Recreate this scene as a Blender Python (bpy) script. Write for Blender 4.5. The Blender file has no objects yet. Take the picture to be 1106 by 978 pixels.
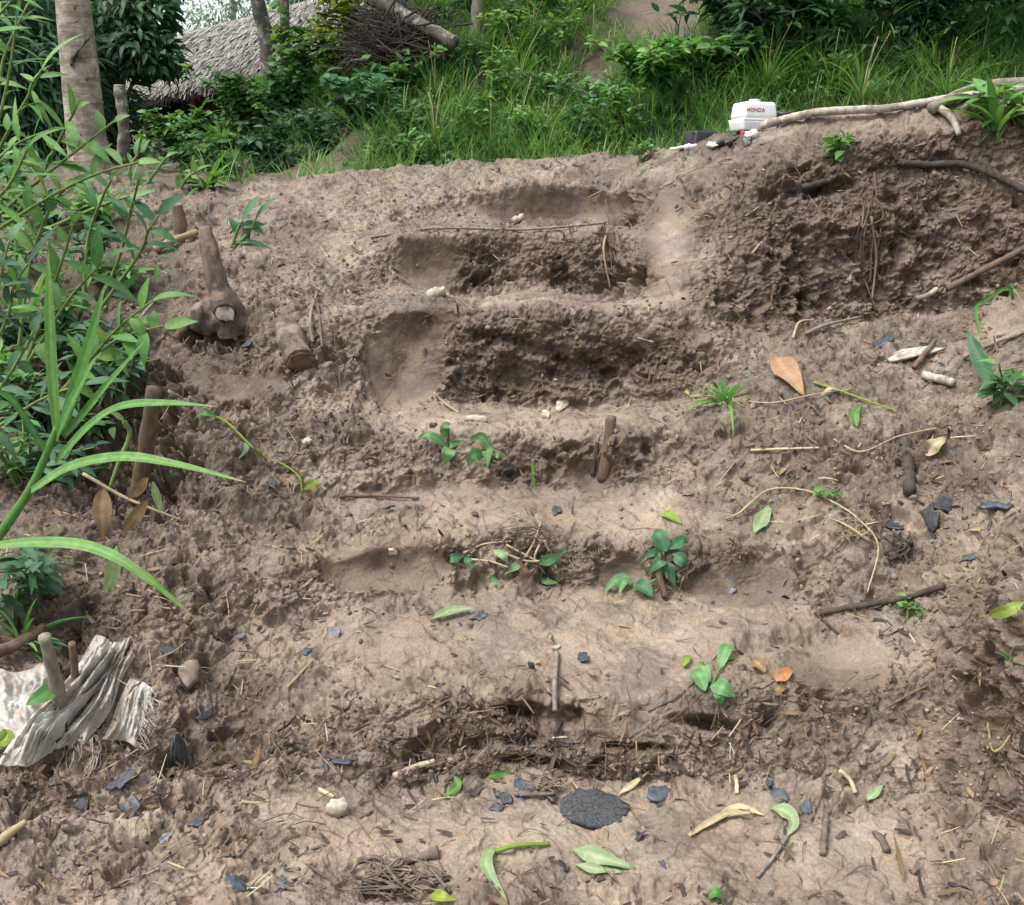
import bpy, bmesh, math, random
import numpy as np
from mathutils import Vector, Matrix
random.seed(7)
rng = np.random.default_rng(11)
R = math.radians
scene = bpy.context.scene
COL = scene.collection

# ------------------------------------------------------------------ camera, sky, sun, exposure
F = 1085.0                    # focal length in photo pixels (photo 1106 x 978)
CX, CY = 553.0, 489.0
PITCH = R(14.2)
EYE = 1.5
cam_d = bpy.data.cameras.new('camera'); cam = bpy.data.objects.new('camera', cam_d); COL.objects.link(cam)
cam_d.sensor_width = 36.0; cam_d.lens = 36.0*F/1106.0
cam_d.clip_start = 0.05; cam_d.clip_end = 2000
cam.location = (0, 0, EYE); cam.rotation_euler = (R(90)-PITCH, 0, 0)
scene.camera = cam

SUN_EL, SUN_AZ = R(62), R(-115)     # azimuth measured from +Y (view direction) towards +X
world = bpy.data.worlds.new('World'); scene.world = world; world.use_nodes = True
nt = world.node_tree; bg = nt.nodes['Background']
sky = nt.nodes.new('ShaderNodeTexSky'); sky.sky_type = 'NISHITA'; sky.sun_disc = False
sky.sun_elevation = SUN_EL; sky.sun_rotation = SUN_AZ
sky.air_density = 1.0; sky.dust_density = 4.0; sky.ozone_density = 0.6
hs = nt.nodes.new('ShaderNodeHueSaturation'); hs.inputs['Saturation'].default_value = 0.3
nt.links.new(sky.outputs[0], hs.inputs['Color']); nt.links.new(hs.outputs[0], bg.inputs['Color'])
bg.inputs['Strength'].default_value = 0.15
sun_d = bpy.data.lights.new('sun', 'SUN'); sun = bpy.data.objects.new('sun', sun_d); COL.objects.link(sun)
sun_d.energy = 1.5; sun_d.angle = R(28); sun_d.color = (1.0, 0.97, 0.93)
sd = Vector((math.sin(SUN_AZ)*math.cos(SUN_EL), math.cos(SUN_AZ)*math.cos(SUN_EL), math.sin(SUN_EL)))
sun.rotation_euler = sd.to_track_quat('Z', 'Y').to_euler(); sun.location = sd*30
scene.view_settings.view_transform = 'Standard'; scene.view_settings.look = 'None'
scene.view_settings.gamma = 1.0; scene.view_settings.use_curve_mapping = False
scene.view_settings.exposure = 1.06
scene.render.engine = 'CYCLES'
try:
    scene.cycles.use_denoising = True
    scene.cycles.max_bounces = 6; scene.cycles.diffuse_bounces = 3; scene.cycles.transmission_bounces = 3
    scene.cycles.transparent_max_bounces = 6
except Exception: pass

# ------------------------------------------------------------------ geometry helpers
cp, sp = math.cos(PITCH), math.sin(PITCH)
def unproj(X, Y, d):
    """world point seen at photo pixel X,Y at horizontal distance d in front of the camera"""
    r = (np.asarray(X, float)-CX)/F; u = -(np.asarray(Y, float)-CY)/F
    dy = cp+u*sp; dz = -sp+u*cp
    t = d/dy
    return np.stack([r*t, dy*t, EYE+dz*t], -1)
def proj(P):
    x = P[..., 0]; y = P[..., 1]; z = P[..., 2]-EYE
    fw = y*cp-z*sp; up = y*sp+z*cp
    return CX+F*x/fw, CY-F*up/fw, fw

def _hash(ix, iy, iz, seed):
    h = (ix.astype(np.uint32)*np.uint32(374761393)+iy.astype(np.uint32)*np.uint32(668265263)
         + iz.astype(np.uint32)*np.uint32(2147483647)+np.uint32(seed*974711 & 0xffffffff))
    h = (h ^ (h >> np.uint32(13)))*np.uint32(1274126177)
    h = (h ^ (h >> np.uint32(16)))*np.uint32(2246822519)
    return h ^ (h >> np.uint32(15))
_g = rng.normal(size=(256, 3)); _g /= np.linalg.norm(_g, axis=1)[:, None]; _g = _g.astype(np.float32)
def perlin(P, s=1.0, seed=0):
    P = (P*s).astype(np.float32)
    I = np.floor(P).astype(np.int32); f = P-I
    w = f*f*f*(f*(f*6-15)+10)
    out = np.zeros(P.shape[0], np.float32)
    for dx in (0, 1):
        wx = w[:, 0] if dx else 1-w[:, 0]
        for dy in (0, 1):
            wy = w[:, 1] if dy else 1-w[:, 1]
            for dz in (0, 1):
                wz = w[:, 2] if dz else 1-w[:, 2]
                g = _g[_hash(I[:, 0]+dx, I[:, 1]+dy, I[:, 2]+dz, seed) & np.uint32(255)]
                out += wx*wy*wz*(g[:, 0]*(f[:, 0]-dx)+g[:, 1]*(f[:, 1]-dy)+g[:, 2]*(f[:, 2]-dz))
    return out*1.6
def fbm(P, s, n=3, seed=0, gain=0.5):
    o = 0; a = 1.0
    for k in range(n):
        o = o+a*perlin(P, s*2.03**k, seed+k*17); a *= gain
    return o
def worley(P, s=1.0, seed=0):
    """F1, F2 and a random number of the nearest cell"""
    P = (P*s).astype(np.float32)
    I = np.floor(P).astype(np.int32); f = P-I
    n = P.shape[0]
    f1 = np.full(n, 9, np.float32); f2 = np.full(n, 9, np.float32); rid = np.zeros(n, np.float32)
    for dx in (-1, 0, 1):
        for dy in (-1, 0, 1):
            for dz in (-1, 0, 1):
                h = _hash(I[:, 0]+dx, I[:, 1]+dy, I[:, 2]+dz, seed)
                qx = dx+(h & np.uint32(1023)).astype(np.float32)/1023-f[:, 0]
                qy = dy+((h >> np.uint32(10)) & np.uint32(1023)).astype(np.float32)/1023-f[:, 1]
                qz = dz+((h >> np.uint32(20)) & np.uint32(1023)).astype(np.float32)/1023-f[:, 2]
                d = qx*qx+qy*qy+qz*qz
                m = d < f1
                f2 = np.where(m, f1, np.minimum(f2, d))
                rid = np.where(m, ((h >> np.uint32(7)) & np.uint32(4095)).astype(np.float32)/4095, rid)
                f1 = np.where(m, d, f1)
    return np.sqrt(f1), np.sqrt(f2), rid
def blur1(A, sig, axis):
    n = int(max(1, round(sig*3)))
    k = np.exp(-0.5*(np.arange(-n, n+1)/sig)**2); k /= k.sum()
    A = np.moveaxis(A, axis, 0)
    pad = np.concatenate([np.repeat(A[:1], n, 0), A, np.repeat(A[-1:], n, 0)], 0)
    out = sum(k[i]*pad[i:i+A.shape[0]] for i in range(2*n+1))
    return np.moveaxis(out, 0, axis)
def sstep(a, b, x):
    t = np.clip((x-a)/(b-a), 0, 1); return t*t*(3-2*t)

def mesh_np(name, V, Fq, mats, parent=None, attrs=None, smooth=True, mat_idx=None):
    """V n x 3, Fq list of (k x m) int arrays (m corners each)"""
    me = bpy.data.meshes.new(name)
    if isinstance(Fq, np.ndarray): Fq = [Fq]
    Fq = [np.asarray(f, np.int32) for f in Fq if len(f)]
    V = np.asarray(V, np.float32)
    me.vertices.add(len(V)); me.vertices.foreach_set('co', V.ravel())
    nl = sum(f.size for f in Fq); npoly = sum(len(f) for f in Fq)
    me.loops.add(nl); me.loops.foreach_set('vertex_index', np.concatenate([f.ravel() for f in Fq]))
    tot = np.concatenate([np.full(len(f), f.shape[1], np.int32) for f in Fq])
    st = np.concatenate([[0], np.cumsum(tot)[:-1]]).astype(np.int32)
    me.polygons.add(npoly); me.polygons.foreach_set('loop_start', st)
    if smooth: me.polygons.foreach_set('use_smooth', np.ones(npoly, bool))
    if mat_idx is not None: me.polygons.foreach_set('material_index', np.asarray(mat_idx, np.int32))
    for m in (mats if isinstance(mats, (list, tuple)) else [mats]): me.materials.append(m)
    for k, a in (attrs or {}).items():
        at_ = me.attributes.new(k, 'FLOAT', 'POINT'); at_.data.foreach_set('value', np.asarray(a, np.float32).ravel())
    me.update(calc_edges=True)
    o = bpy.data.objects.new(name, me); COL.objects.link(o)
    if parent is not None: o.parent = parent
    return o
def tag(o, label=None, cat=None, group=None, kind=None):
    if label: o['label'] = label
    if cat: o['category'] = cat
    if group: o['group'] = group
    if kind: o['kind'] = kind
    return o
def empty(name, loc, label, cat, group=None):
    o = bpy.data.objects.new(name, None); COL.objects.link(o); o.location = loc
    o.empty_display_size = 0.05
    return tag(o, label, cat, group)

# ------------------------------------------------------------------ material helpers
def mat(name):
    m = bpy.data.materials.new(name); m.use_nodes = True
    return m, m.node_tree, m.node_tree.nodes['Principled BSDF']
def N(nt, t, **kw):
    n = nt.nodes.new(t)
    for k, v in kw.items():
        if k in n.inputs: n.inputs[k].default_value = v
        else: setattr(n, k, v)
    return n
def noise(nt, scale, detail=4, rough=0.55, vec=None, dist=0.0):
    n = N(nt, 'ShaderNodeTexNoise'); n.inputs['Scale'].default_value = scale
    n.inputs['Detail'].default_value = detail; n.inputs['Roughness'].default_value = rough; n.inputs['Distortion'].default_value = dist
    if vec is not None: nt.links.new(vec, n.inputs['Vector'])
    return n
def ramp(nt, fac, stops):
    r = N(nt, 'ShaderNodeValToRGB'); el = r.color_ramp.elements
    while len(el) < len(stops): el.new(0.5)
    for e, (p, c) in zip(el, stops):
        e.position = p; e.color = (*c, 1) if len(c) == 3 else c
    nt.links.new(fac, r.inputs[0]); return r
def mix(nt, fac, a, b, mode='MIX'):
    m = N(nt, 'ShaderNodeMix', data_type='RGBA', blend_type=mode)
    for s, v in ((m.inputs[0], fac), (m.inputs[6], a), (m.inputs[7], b)):
        if isinstance(v, (int, float)): s.default_value = v
        elif isinstance(v, tuple): s.default_value = (*v, 1)
        else: nt.links.new(v, s)
    return m.outputs[2]
def bump(nt, h, strength, dist, bsdf):
    b = N(nt, 'ShaderNodeBump'); b.inputs['Strength'].default_value = strength; b.inputs['Distance'].default_value = dist
    nt.links.new(h, b.inputs['Height']); nt.links.new(b.outputs[0], bsdf.inputs['Normal']); return b
def math_(nt, op, a, b=None):
    m = N(nt, 'ShaderNodeMath', operation=op)
    for i, v in enumerate((a, b)):
        if v is None: continue
        if isinstance(v, (int, float)): m.inputs[i].default_value = v
        else: nt.links.new(v, m.inputs[i])
    return m.outputs[0]
def geo_pos(nt): return N(nt, 'ShaderNodeNewGeometry').outputs['Position']
def attr(nt, name):
    a = N(nt, 'ShaderNodeAttribute', attribute_name=name); return a.outputs['Fac']

def soil_material():
    m, nt, b = mat('mud')
    p = geo_pos(nt)
    dark, litter = attr(nt, 'dark'), attr(nt, 'litter')
    n1 = noise(nt, 3.0, 5, 0.6, p); n2 = noise(nt, 22, 5, 0.65, p); n3 = noise(nt, 130, 3, 0.6, p)
    base = ramp(nt, n1.outputs[0], [(0.3, (0.188, 0.146, 0.109)), (0.55, (0.272, 0.215, 0.162)), (0.75, (0.375, 0.307, 0.240))]).outputs[0]
    blot = ramp(nt, noise(nt, 7, 4, 0.6, p).outputs[0], [(0.35, (1.06, 1.0, 0.93)), (0.65, (0.90, 0.94, 0.98))]).outputs[0]
    base = mix(nt, 0.8, base, blot, 'MULTIPLY')
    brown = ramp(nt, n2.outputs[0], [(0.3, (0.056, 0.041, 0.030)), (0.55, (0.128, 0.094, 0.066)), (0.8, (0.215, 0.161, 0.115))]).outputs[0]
    # damp, freshly broken soil is darker than dry mud; steep faces also carry painted shade
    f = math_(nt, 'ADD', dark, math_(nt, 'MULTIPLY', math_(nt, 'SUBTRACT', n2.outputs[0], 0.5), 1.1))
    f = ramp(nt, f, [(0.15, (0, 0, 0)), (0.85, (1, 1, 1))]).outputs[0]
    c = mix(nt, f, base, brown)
    # grey, root- and ash-stained crumbs
    ash = ramp(nt, noise(nt, 45, 4, 0.7, p).outputs[0], [(0.50, (0, 0, 0)), (0.62, (1, 1, 1))]).outputs[0]
    c = mix(nt, math_(nt, 'MULTIPLY', ash, math_(nt, 'MULTIPLY', litter, 0.75)), c, (0.075, 0.066, 0.058))
    flecks = ramp(nt, noise(nt, 190, 2, 0.6, p).outputs[0], [(0.60, (0, 0, 0)), (0.66, (1, 1, 1))]).outputs[0]
    c = mix(nt, math_(nt, 'MULTIPLY', flecks, math_(nt, 'ADD', 0.25, math_(nt, 'MULTIPLY', litter, 0.5))), c, (0.045, 0.036, 0.03))
    pale = ramp(nt, noise(nt, 70, 3, 0.7, p).outputs[0], [(0.60, (0, 0, 0)), (0.70, (1, 1, 1))]).outputs[0]
    c = mix(nt, math_(nt, 'MULTIPLY', pale, math_(nt, 'MULTIPLY', litter, 0.55)), c, (0.42, 0.36, 0.28))
    c = mix(nt, 0.5, c, ramp(nt, n3.outputs[0], [(0.3, (0.55, 0.55, 0.55)), (0.7, (1.25, 1.25, 1.25))]).outputs[0], 'MULTIPLY')
    damp = ramp(nt, noise(nt, 4.2, 7, 0.68, p, 0.4).outputs[0], [(0.50, (0, 0, 0)), (0.565, (1, 1, 1))]).outputs[0]
    c = mix(nt, math_(nt, 'MULTIPLY', damp, 0.55), c, mix(nt, 1.0, c, (0.50, 0.50, 0.52), 'MULTIPLY'))
    nt.links.new(c, b.inputs['Base Color'])
    r = ramp(nt, n2.outputs[0], [(0.3, (0.62,)*3), (0.7, (0.9,)*3)]).outputs[0]
    r = math_(nt, 'SUBTRACT', r, math_(nt, 'MULTIPLY', damp, 0.26))
    nt.links.new(r, b.inputs['Roughness'])
    b.inputs['Specular IOR Level'].default_value = 0.35
    h = math_(nt, 'ADD', math_(nt, 'MULTIPLY', noise(nt, 260, 3, 0.65, p).outputs[0], 0.5), noise(nt, 90, 3, 0.6, p).outputs[0])
    bump(nt, h, 0.55, 0.006, b)
    return m
M_SOIL = soil_material()

# ------------------------------------------------------------------ the mud steps: control lines (photo rows and distances), then real displacement
COLS = np.array([-200,    0,  100,  170,  215,  260,  330,  400,  470,  550,  620,  672,  700,  750,  820,  900,  980, 1060, 1106, 1300], float)
def L(*v): return np.array(v, float)
LINES = [
 #           -200     0   100   170   215   260   330   400   470   550   620   672   700   750   820   900   980  1060  1106  1300
 ('low',  L(1120, 1120, 1120, 1120, 1120, 1120, 1120, 1120, 1120, 1120, 1120, 1120, 1120, 1120, 1120, 1120, 1120, 1120, 1120, 1120),
          L(1.52, 1.52, 1.53, 1.54, 1.55, 1.55, 1.55, 1.55, 1.55, 1.55, 1.55, 1.55, 1.55, 1.55, 1.55, 1.55, 1.53, 1.51, 1.48, 1.42)),
 ('t0',   L( 978,  978,  978,  978,  978,  978,  978,  978,  978,  978,  978,  978,  978,  978,  978,  978,  978,  985,  995, 1000),
          L(1.82, 1.82, 1.84, 1.86, 1.88, 1.89, 1.89, 1.89, 1.89, 1.89, 1.89, 1.89, 1.89, 1.89, 1.89, 1.89, 1.88, 1.85, 1.80, 1.70)),
 ('r1b',  L( 850,  860,  875,  870,  862,  856,  850,  848,  843,  838,  838,  842,  846,  845,  846,  846,  850,  872,  905,  930)  ,
          L(2.20, 2.20, 2.16, 2.16, 2.20, 2.23, 2.28, 2.32, 2.36, 2.38, 2.38, 2.38, 2.37, 2.35, 2.32, 2.28, 2.25, 2.16, 2.10, 1.95)),
 ('r1t',  L( 780,  790,  800,  800,  800,  795,  775,  755,  752,  752,  755,  758,  752,  742,  735,  720,  700,  672,  660,  640),
          L(2.36, 2.36, 2.36, 2.40, 2.46, 2.50, 2.54, 2.54, 2.50, 2.47, 2.45, 2.45, 2.46, 2.48, 2.52, 2.56, 2.57, 2.48, 2.28, 2.15)),
 ('r2b',  L( 690,  690,  695,  690,  682,  672,  660,  648,  640,  638,  640,  644,  646,  648,  652,  655,  650,  625,  610,  600),
          L(2.66, 2.66, 2.66, 2.70, 2.78, 2.86, 2.96, 3.06, 3.12, 3.13, 3.12, 3.10, 3.09, 3.07, 3.00, 2.90, 2.76, 2.60, 2.46, 2.34)),
 ('r2t',  L( 640,  640,  640,  636,  632,  620,  604,  588,  582,  578,  580,  586,  590,  588,  588,  588,  585,  570,  560,  550),
          L(2.82, 2.82, 2.82, 2.86, 2.92, 3.00, 3.07, 3.16, 3.20, 3.21, 3.20, 3.18, 3.17, 3.16, 3.14, 3.06, 2.98, 2.82, 2.62, 2.45)),
 ('r3b',  L( 560,  565,  565,  562,  560,  552,  545,  538,  533,  531,  530,  528,  528,  527,  526,  526,  525,  515,  508,  500),
          L(3.12, 3.12, 3.14, 3.16, 3.20, 3.32, 3.44, 3.55, 3.60, 3.62, 3.62, 3.60, 3.57, 3.52, 3.44, 3.34, 3.24, 3.08, 2.92, 2.80)),
 ('r3t',  L( 520,  520,  520,  512,  500,  496,  486,  476,  470,  468,  466,  466,  468,  470,  472,  475,  475,  465,  460,  450),
          L(3.36, 3.38, 3.42, 3.44, 3.42, 3.50, 3.60, 3.68, 3.72, 3.73, 3.73, 3.72, 3.70, 3.69, 3.64, 3.56, 3.48, 3.36, 3.24, 3.12)),
 ('r4b',  L( 470,  470,  470,  465,  452,  448,  440,  436,  436,  442,  442,  440,  436,  424,  412,  405,  405,  400,  398,  390),
          L(3.66, 3.70, 3.76, 3.74, 3.66, 3.74, 3.88, 4.02, 4.12, 4.16, 4.16, 4.14, 4.10, 4.04, 4.02, 3.98, 3.94, 3.84, 3.74, 3.62)),
 ('r4t',  L( 400,  400,  405,  408,  400,  385,  352,  336,  326,  332,  336,  334,  330,  340,  348,  348,  346,  330,  310,  290),
          L(4.00, 4.06, 4.14, 4.10, 4.00, 4.06, 4.22, 4.28, 4.26, 4.26, 4.26, 4.24, 4.22, 4.22, 4.36, 4.42, 4.42, 4.38, 4.34, 4.26)),
 ('r5b',  L( 360,  360,  365,  368,  366,  350,  330,  316,  308,  314,  318,  320,  322,  318,  322,  325,  318,  296,  280,  260),
          L(4.22, 4.28, 4.36, 4.34, 4.28, 4.36, 4.50, 4.70, 4.84, 4.86, 4.84, 4.66, 4.34, 4.30, 4.38, 4.45, 4.46, 4.42, 4.38, 4.30)),
 ('r5t',  L( 310,  310,  310,  312,  308,  298,  282,  264,  251,  249,  250,  251,  258,  262,  255,  248,  238,  225,  212,  200),
          L(4.56, 4.62, 4.68, 4.68, 4.62, 4.68, 4.82, 4.94, 4.98, 4.98, 4.97, 4.94, 4.62, 4.48, 4.48, 4.50, 4.52, 4.48, 4.44, 4.36)),
 ('r6b',  L( 265,  265,  265,  268,  268,  264,  258,  250,  245,  244,  244,  245,  246,  240,  228,  212,  196,  180,  168,  160),
          L(4.94, 5.00, 5.06, 5.08, 5.04, 5.10, 5.20, 5.36, 5.52, 5.56, 5.54, 5.40, 4.78, 4.58, 4.54, 4.56, 4.58, 4.56, 4.52, 4.44)),
 ('r6t',  L( 225,  225,  228,  230,  232,  232,  226,  214,  206,  200,  198,  198,  200,  196,  180,  160,  146,  136,  126,  118),
          L(5.34, 5.40, 5.46, 5.48, 5.44, 5.46, 5.54, 5.66, 5.72, 5.76, 5.74, 5.60, 5.05, 4.82, 4.68, 4.62, 4.60, 4.58, 4.56, 4.50)),
 ('crest',L( 178,  180,  188,  200,  208,  204,  192,  184,  180,  174,  170,  167,  165,  160,  144,  130,  120,  112,  104,   98),
          L(6.00, 6.00, 6.02, 6.00, 5.96, 6.00, 6.06, 6.10, 6.12, 6.14, 6.14, 6.10, 5.85, 5.42, 5.02, 4.86, 4.80, 4.76, 4.72, 4.66)),
]
Xs = np.concatenate([np.linspace(-520, -60, 180, endpoint=False), np.arange(-60, 1166, 1.0), np.linspace(1166, 1640, 180)])
nC = len(Xs)
def row_curve(v, sig): return blur1(np.interp(Xs, COLS, v), sig, 0)
ly, ld = [], []
for k, (nm, yy, dd) in enumerate(LINES):
    y = row_curve(yy, 14); d = row_curve(dd, 10)
    q = np.stack([Xs*0.004, np.full(nC, k*7.3), np.zeros(nC)], -1)
    wob = blur1(fbm(q, 3.2, 2, 50+k, 0.6), 6, 0)
    y = y+wob*(5.5 if nm not in ('low', 't0', 'crest') else 3.0)*np.interp(y, [150, 300, 900], [0.5, 1.0, 1.8])
    ly.append(y); ld.append(d)
ctrl = [unproj(Xs, y, d) for y, d in zip(ly, ld)]
rows = []
# ground running back under and behind the camera
for yb, dz in ((-6.0, -0.10), (-2.0, -0.05), (0.4, -0.03), (1.1, -0.01)):
    p = ctrl[0].copy(); p[:, 0] *= 1.0+0.25*(1.1-yb)/3; p[:, 1] = yb; p[:, 2] += dz; rows.append(p)
for a in range(len(ctrl)-1):
    gap = np.abs(ly[a]-ly[a+1])[180:-180].max()
    n = max(4, int(gap/1.0)) if a else 60
    for t in np.arange(n)/n: rows.append(ctrl[a]*(1-t)+ctrl[a+1]*t)
rows.append(ctrl[-1])
for dy, dz in ((0.06, -0.004), (0.14, -0.02), (0.3, -0.07), (0.6, -0.14), (1.0, -0.2), (1.6, -0.35), (2.4, -0.9)):
    p = ctrl[-1].copy(); p[:, 1] += dy; p[:, 2] += dz; rows.append(p)
G = np.stack(rows, 0)                        # rows x cols x 3
nR = G.shape[0]
# round the step edges a little
core = G[4:-7].copy()
core = blur1(blur1(core, 4, 0), 5, 1)
w = np.ones(core.shape[0]); w[:25] = np.linspace(0, 1, 25); w[-25:] = np.linspace(1, 0, 25)
G[4:-7] = G[4:-7]*(1-w[:, None, None])+core*w[:, None, None]

def grid_normals(G):
    du = np.gradient(G, axis=1); dv = np.gradient(G, axis=0)
    n = np.cross(du, dv); n /= np.linalg.norm(n, axis=-1)[..., None]+1e-12
    n *= np.sign((n*np.array([0, -0.6, 1.0])).sum(-1))[..., None]
    return n
Nb = grid_normals(G); Nb = blur1(blur1(Nb, 6, 0), 6, 1); Nb /= np.linalg.norm(Nb, axis=-1)[..., None]
PXg, PYg, FWg = proj(G)
PYg[FWg < 0.2] = 2000

def blob(cx, cy, rx, ry, p=1.0, ang=0):
    c, s = math.cos(R(ang)), math.sin(R(ang))
    x = (PXg-cx)*c+(PYg-cy)*s; y = -(PXg-cx)*s+(PYg-cy)*c
    return np.exp(-((x/rx)**2+(y/ry)**2)**p)
# masks -------------------------------------------------------------------------------------------
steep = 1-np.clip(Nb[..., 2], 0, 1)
rough = 0.78+0.50*sstep(0.12, 0.6, steep)
rough = rough+0.65*blob(260, 560, 190, 200)+0.6*blob(180, 780, 170, 130)+0.4*blob(950, 520, 170, 190)+0.5*blob(300, 350, 90, 80)
rough = rough*(1-0.35*blob(350, 250, 120, 70)-0.45*blob(760, 330, 70, 90))
for b in ((720, 770, 70, 22), (700, 690, 260, 42), (420, 690, 150, 28), (580, 900, 330, 42), (900, 930, 150, 38), (480, 545, 130, 22), (640, 560, 90, 30),
          (560, 455, 150, 12), (560, 320, 130, 8), (700, 760, 60, 40), (330, 880, 90, 30), (650, 780, 80, 20)):
    rough = rough*(1-0.78*blob(*b, p=1.6))
scoops = [(470, 286, 40, 30, 0.10, 12), (436, 390, 42, 50, 0.12, 18), (414, 612, 68, 29, 0.075, 3), (636, 512, 28, 20, 0.06, 0), (672, 620, 26, 20, 0.04, 0),
          (722, 268, 26, 62, -0.012, 8), (595, 224, 88, 19, 0.12, 0), (452, 350, 40, 20, 0.02, 0), (800, 632, 60, 26, 0.03, 0), (905, 715, 60, 30, 0.03, 0),
          (250, 415, 60, 18, 0.03, 0)]
scoop_n = fbm(G.reshape(-1, 3), 5.5, 3, 77).reshape(nR, nC)
disp = np.zeros((nR, nC)); smooth_m = np.zeros((nR, nC))
for cx, cy, rx, ry, dep, ang in scoops:
    c, s = math.cos(R(ang)), math.sin(R(ang))
    x = (PXg-cx)*c+(PYg-cy)*s; y = -(PXg-cx)*s+(PYg-cy)*c
    rr = np.sqrt((x/rx)**2+(y/ry)**2)+0.13*scoop_n
    disp -= dep*np.clip(1.15-rr, 0, 1)**0.8*(rr < 1.15)
    smooth_m = np.maximum(smooth_m, 1-sstep(0.9, 1.1, rr))
rough *= 1-0.88*smooth_m
hole_n = fbm(G.reshape(-1, 3), 14, 3, 78, 0.6).reshape(nR, nC)
# rough hollows: under the overhang on the right, in the corners of the stairs, gaps between the slabs of the lowest riser, the ditch on the left
for cx, cy, rx, ry, dep, ang in [(925, 290, 75, 42, 0.07, -12), (672, 305, 24, 16, 0.05, 0), (640, 300, 50, 16, 0.06, 0), (560, 766, 26, 6, 0.07, 4), (612, 774, 14, 9, 0.07, 0),
                                 (765, 782, 30, 7, 0.07, 6), (690, 806, 34, 4, 0.05, 3), (585, 822, 38, 5, 0.06, 3), (545, 800, 50, 7, 0.05, -6), (232, 362, 34, 16, 0.12, 0), (120, 455, 75, 62, 0.22, 0),
                                 (160, 520, 50, 40, 0.10, 0), (60, 850, 60, 24, 0.04, 0), (870, 205, 45, 7, 0.07, -8), (610, 400, 90, 16, 0.06, -8), (560, 372, 60, 8, 0.06, 14), (860, 690, 60, 10, 0.05, -8), (520, 300, 26, 26, 0.05, 0),
                                 (205, 815, 26, 10, 0.05, 0), (430, 960, 40, 12, 0.04, 0), (1062, 735, 16, 40, 0.08, 0), (600, 462, 50, 8, 0.04, 0)]:
    c, s = math.cos(R(ang)), math.sin(R(ang))
    x = (PXg-cx)*c+(PYg-cy)*s; y = -(PXg-cx)*s+(PYg-cy)*c
    q_ = (x/rx)**2+(y/ry)**2+1.2*hole_n
    disp -= dep*np.exp(-np.clip(q_, 0, 40)**1.6)
rough = np.clip(blur1(blur1(rough, 3, 0), 3, 1), 0.06, 1.6)
Pf = G.reshape(-1, 3).astype(np.float32)
patch = fbm(Pf, 3.1, 3, 71).reshape(nR, nC)
rough = np.clip(rough*(1+0.45*patch), 0.06, 1.6)
patch2 = fbm(Pf, 7.0, 3, 73).reshape(nR, nC)
dark = 0.30+0.22*sstep(0.2, 0.65, steep)+0.22*smooth_m+0.42*np.clip(patch+0.05, -0.35, 1)+0.30*np.clip(patch2, -0.3, 1)  # the steep term paints shade on the risers into the soil colour
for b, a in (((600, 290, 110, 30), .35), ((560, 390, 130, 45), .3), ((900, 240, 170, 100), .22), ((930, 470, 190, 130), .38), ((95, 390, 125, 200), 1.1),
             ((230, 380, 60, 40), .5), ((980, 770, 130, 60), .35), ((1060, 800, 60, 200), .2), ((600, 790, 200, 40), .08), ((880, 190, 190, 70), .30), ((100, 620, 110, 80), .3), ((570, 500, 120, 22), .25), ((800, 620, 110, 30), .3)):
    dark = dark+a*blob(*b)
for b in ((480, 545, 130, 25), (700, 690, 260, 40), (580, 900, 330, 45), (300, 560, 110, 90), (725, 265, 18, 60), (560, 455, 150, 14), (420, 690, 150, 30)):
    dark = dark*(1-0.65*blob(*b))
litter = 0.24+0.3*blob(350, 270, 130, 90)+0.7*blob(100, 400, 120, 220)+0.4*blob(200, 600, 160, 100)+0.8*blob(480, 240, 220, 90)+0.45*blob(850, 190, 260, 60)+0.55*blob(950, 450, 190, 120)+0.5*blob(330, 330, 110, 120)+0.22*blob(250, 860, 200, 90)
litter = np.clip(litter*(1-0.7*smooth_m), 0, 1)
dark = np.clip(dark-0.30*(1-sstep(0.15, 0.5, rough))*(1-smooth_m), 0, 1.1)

# displacement ------------------------------------------------------------------------------------
P = G.reshape(-1, 3).astype(np.float32)
rf = rough.reshape(-1).astype(np.float32)
wn = [perlin(P, 30, k) for k in (4, 5, 6)]; wb = [perlin(P, 9, k) for k in (1, 2, 3)]
W = P+0.012*np.stack(wb, -1)+0.006*np.stack(wn, -1)
grp = fbm(P, 4.2, 2, 24)                                  # clods come in drifts
h = 0.034*fbm(P, 2.6, 2, 21)*(0.4+0.6*np.clip(rf, 0, 1))+0.020*fbm(P, 6.0, 2, 22, 0.5)*np.clip(rf, 0.3, 1.1)
tone = np.zeros(len(P), np.float32)
def clods(s, keep, amp, seed, p=0.5, Q=None):
    """lumps of broken soil: only some cells hold one, each with its own height, with a sharp foot"""
    global tone
    f1, f2, rid = worley(W if Q is None else Q, s, seed)
    hgt = np.clip(rid/keep, 0, 1); on = rid < keep
    b = on*(0.3+0.7*hgt)*np.clip(1-(f1/(0.42+0.2*hgt))**2, 0, 1)**p
    tone = tone+np.where(b > 0.05, (hgt-0.5)*0.5, 0)*min(1, 20/s)
    return amp*b
rc = np.clip(rf*1.1, 0.04, 1.5)
cl = np.clip(0.55+1.1*grp, 0, 1.4)*rc
h = h+np.clip(cl-0.3, 0, 1)*clods(4.4, 0.30, 0.062, 30, 0.4)+cl*clods(7.5, 0.44, 0.034, 31)+cl*clods(14, 0.50, 0.019, 32)+rc*clods(27, 0.52, 0.0112, 34)
h = h+np.clip(rf, 0.10, 1.3)*(clods(50, 0.45, 0.0052, 33)+clods(92, 0.45, 0.0030, 36))
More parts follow.
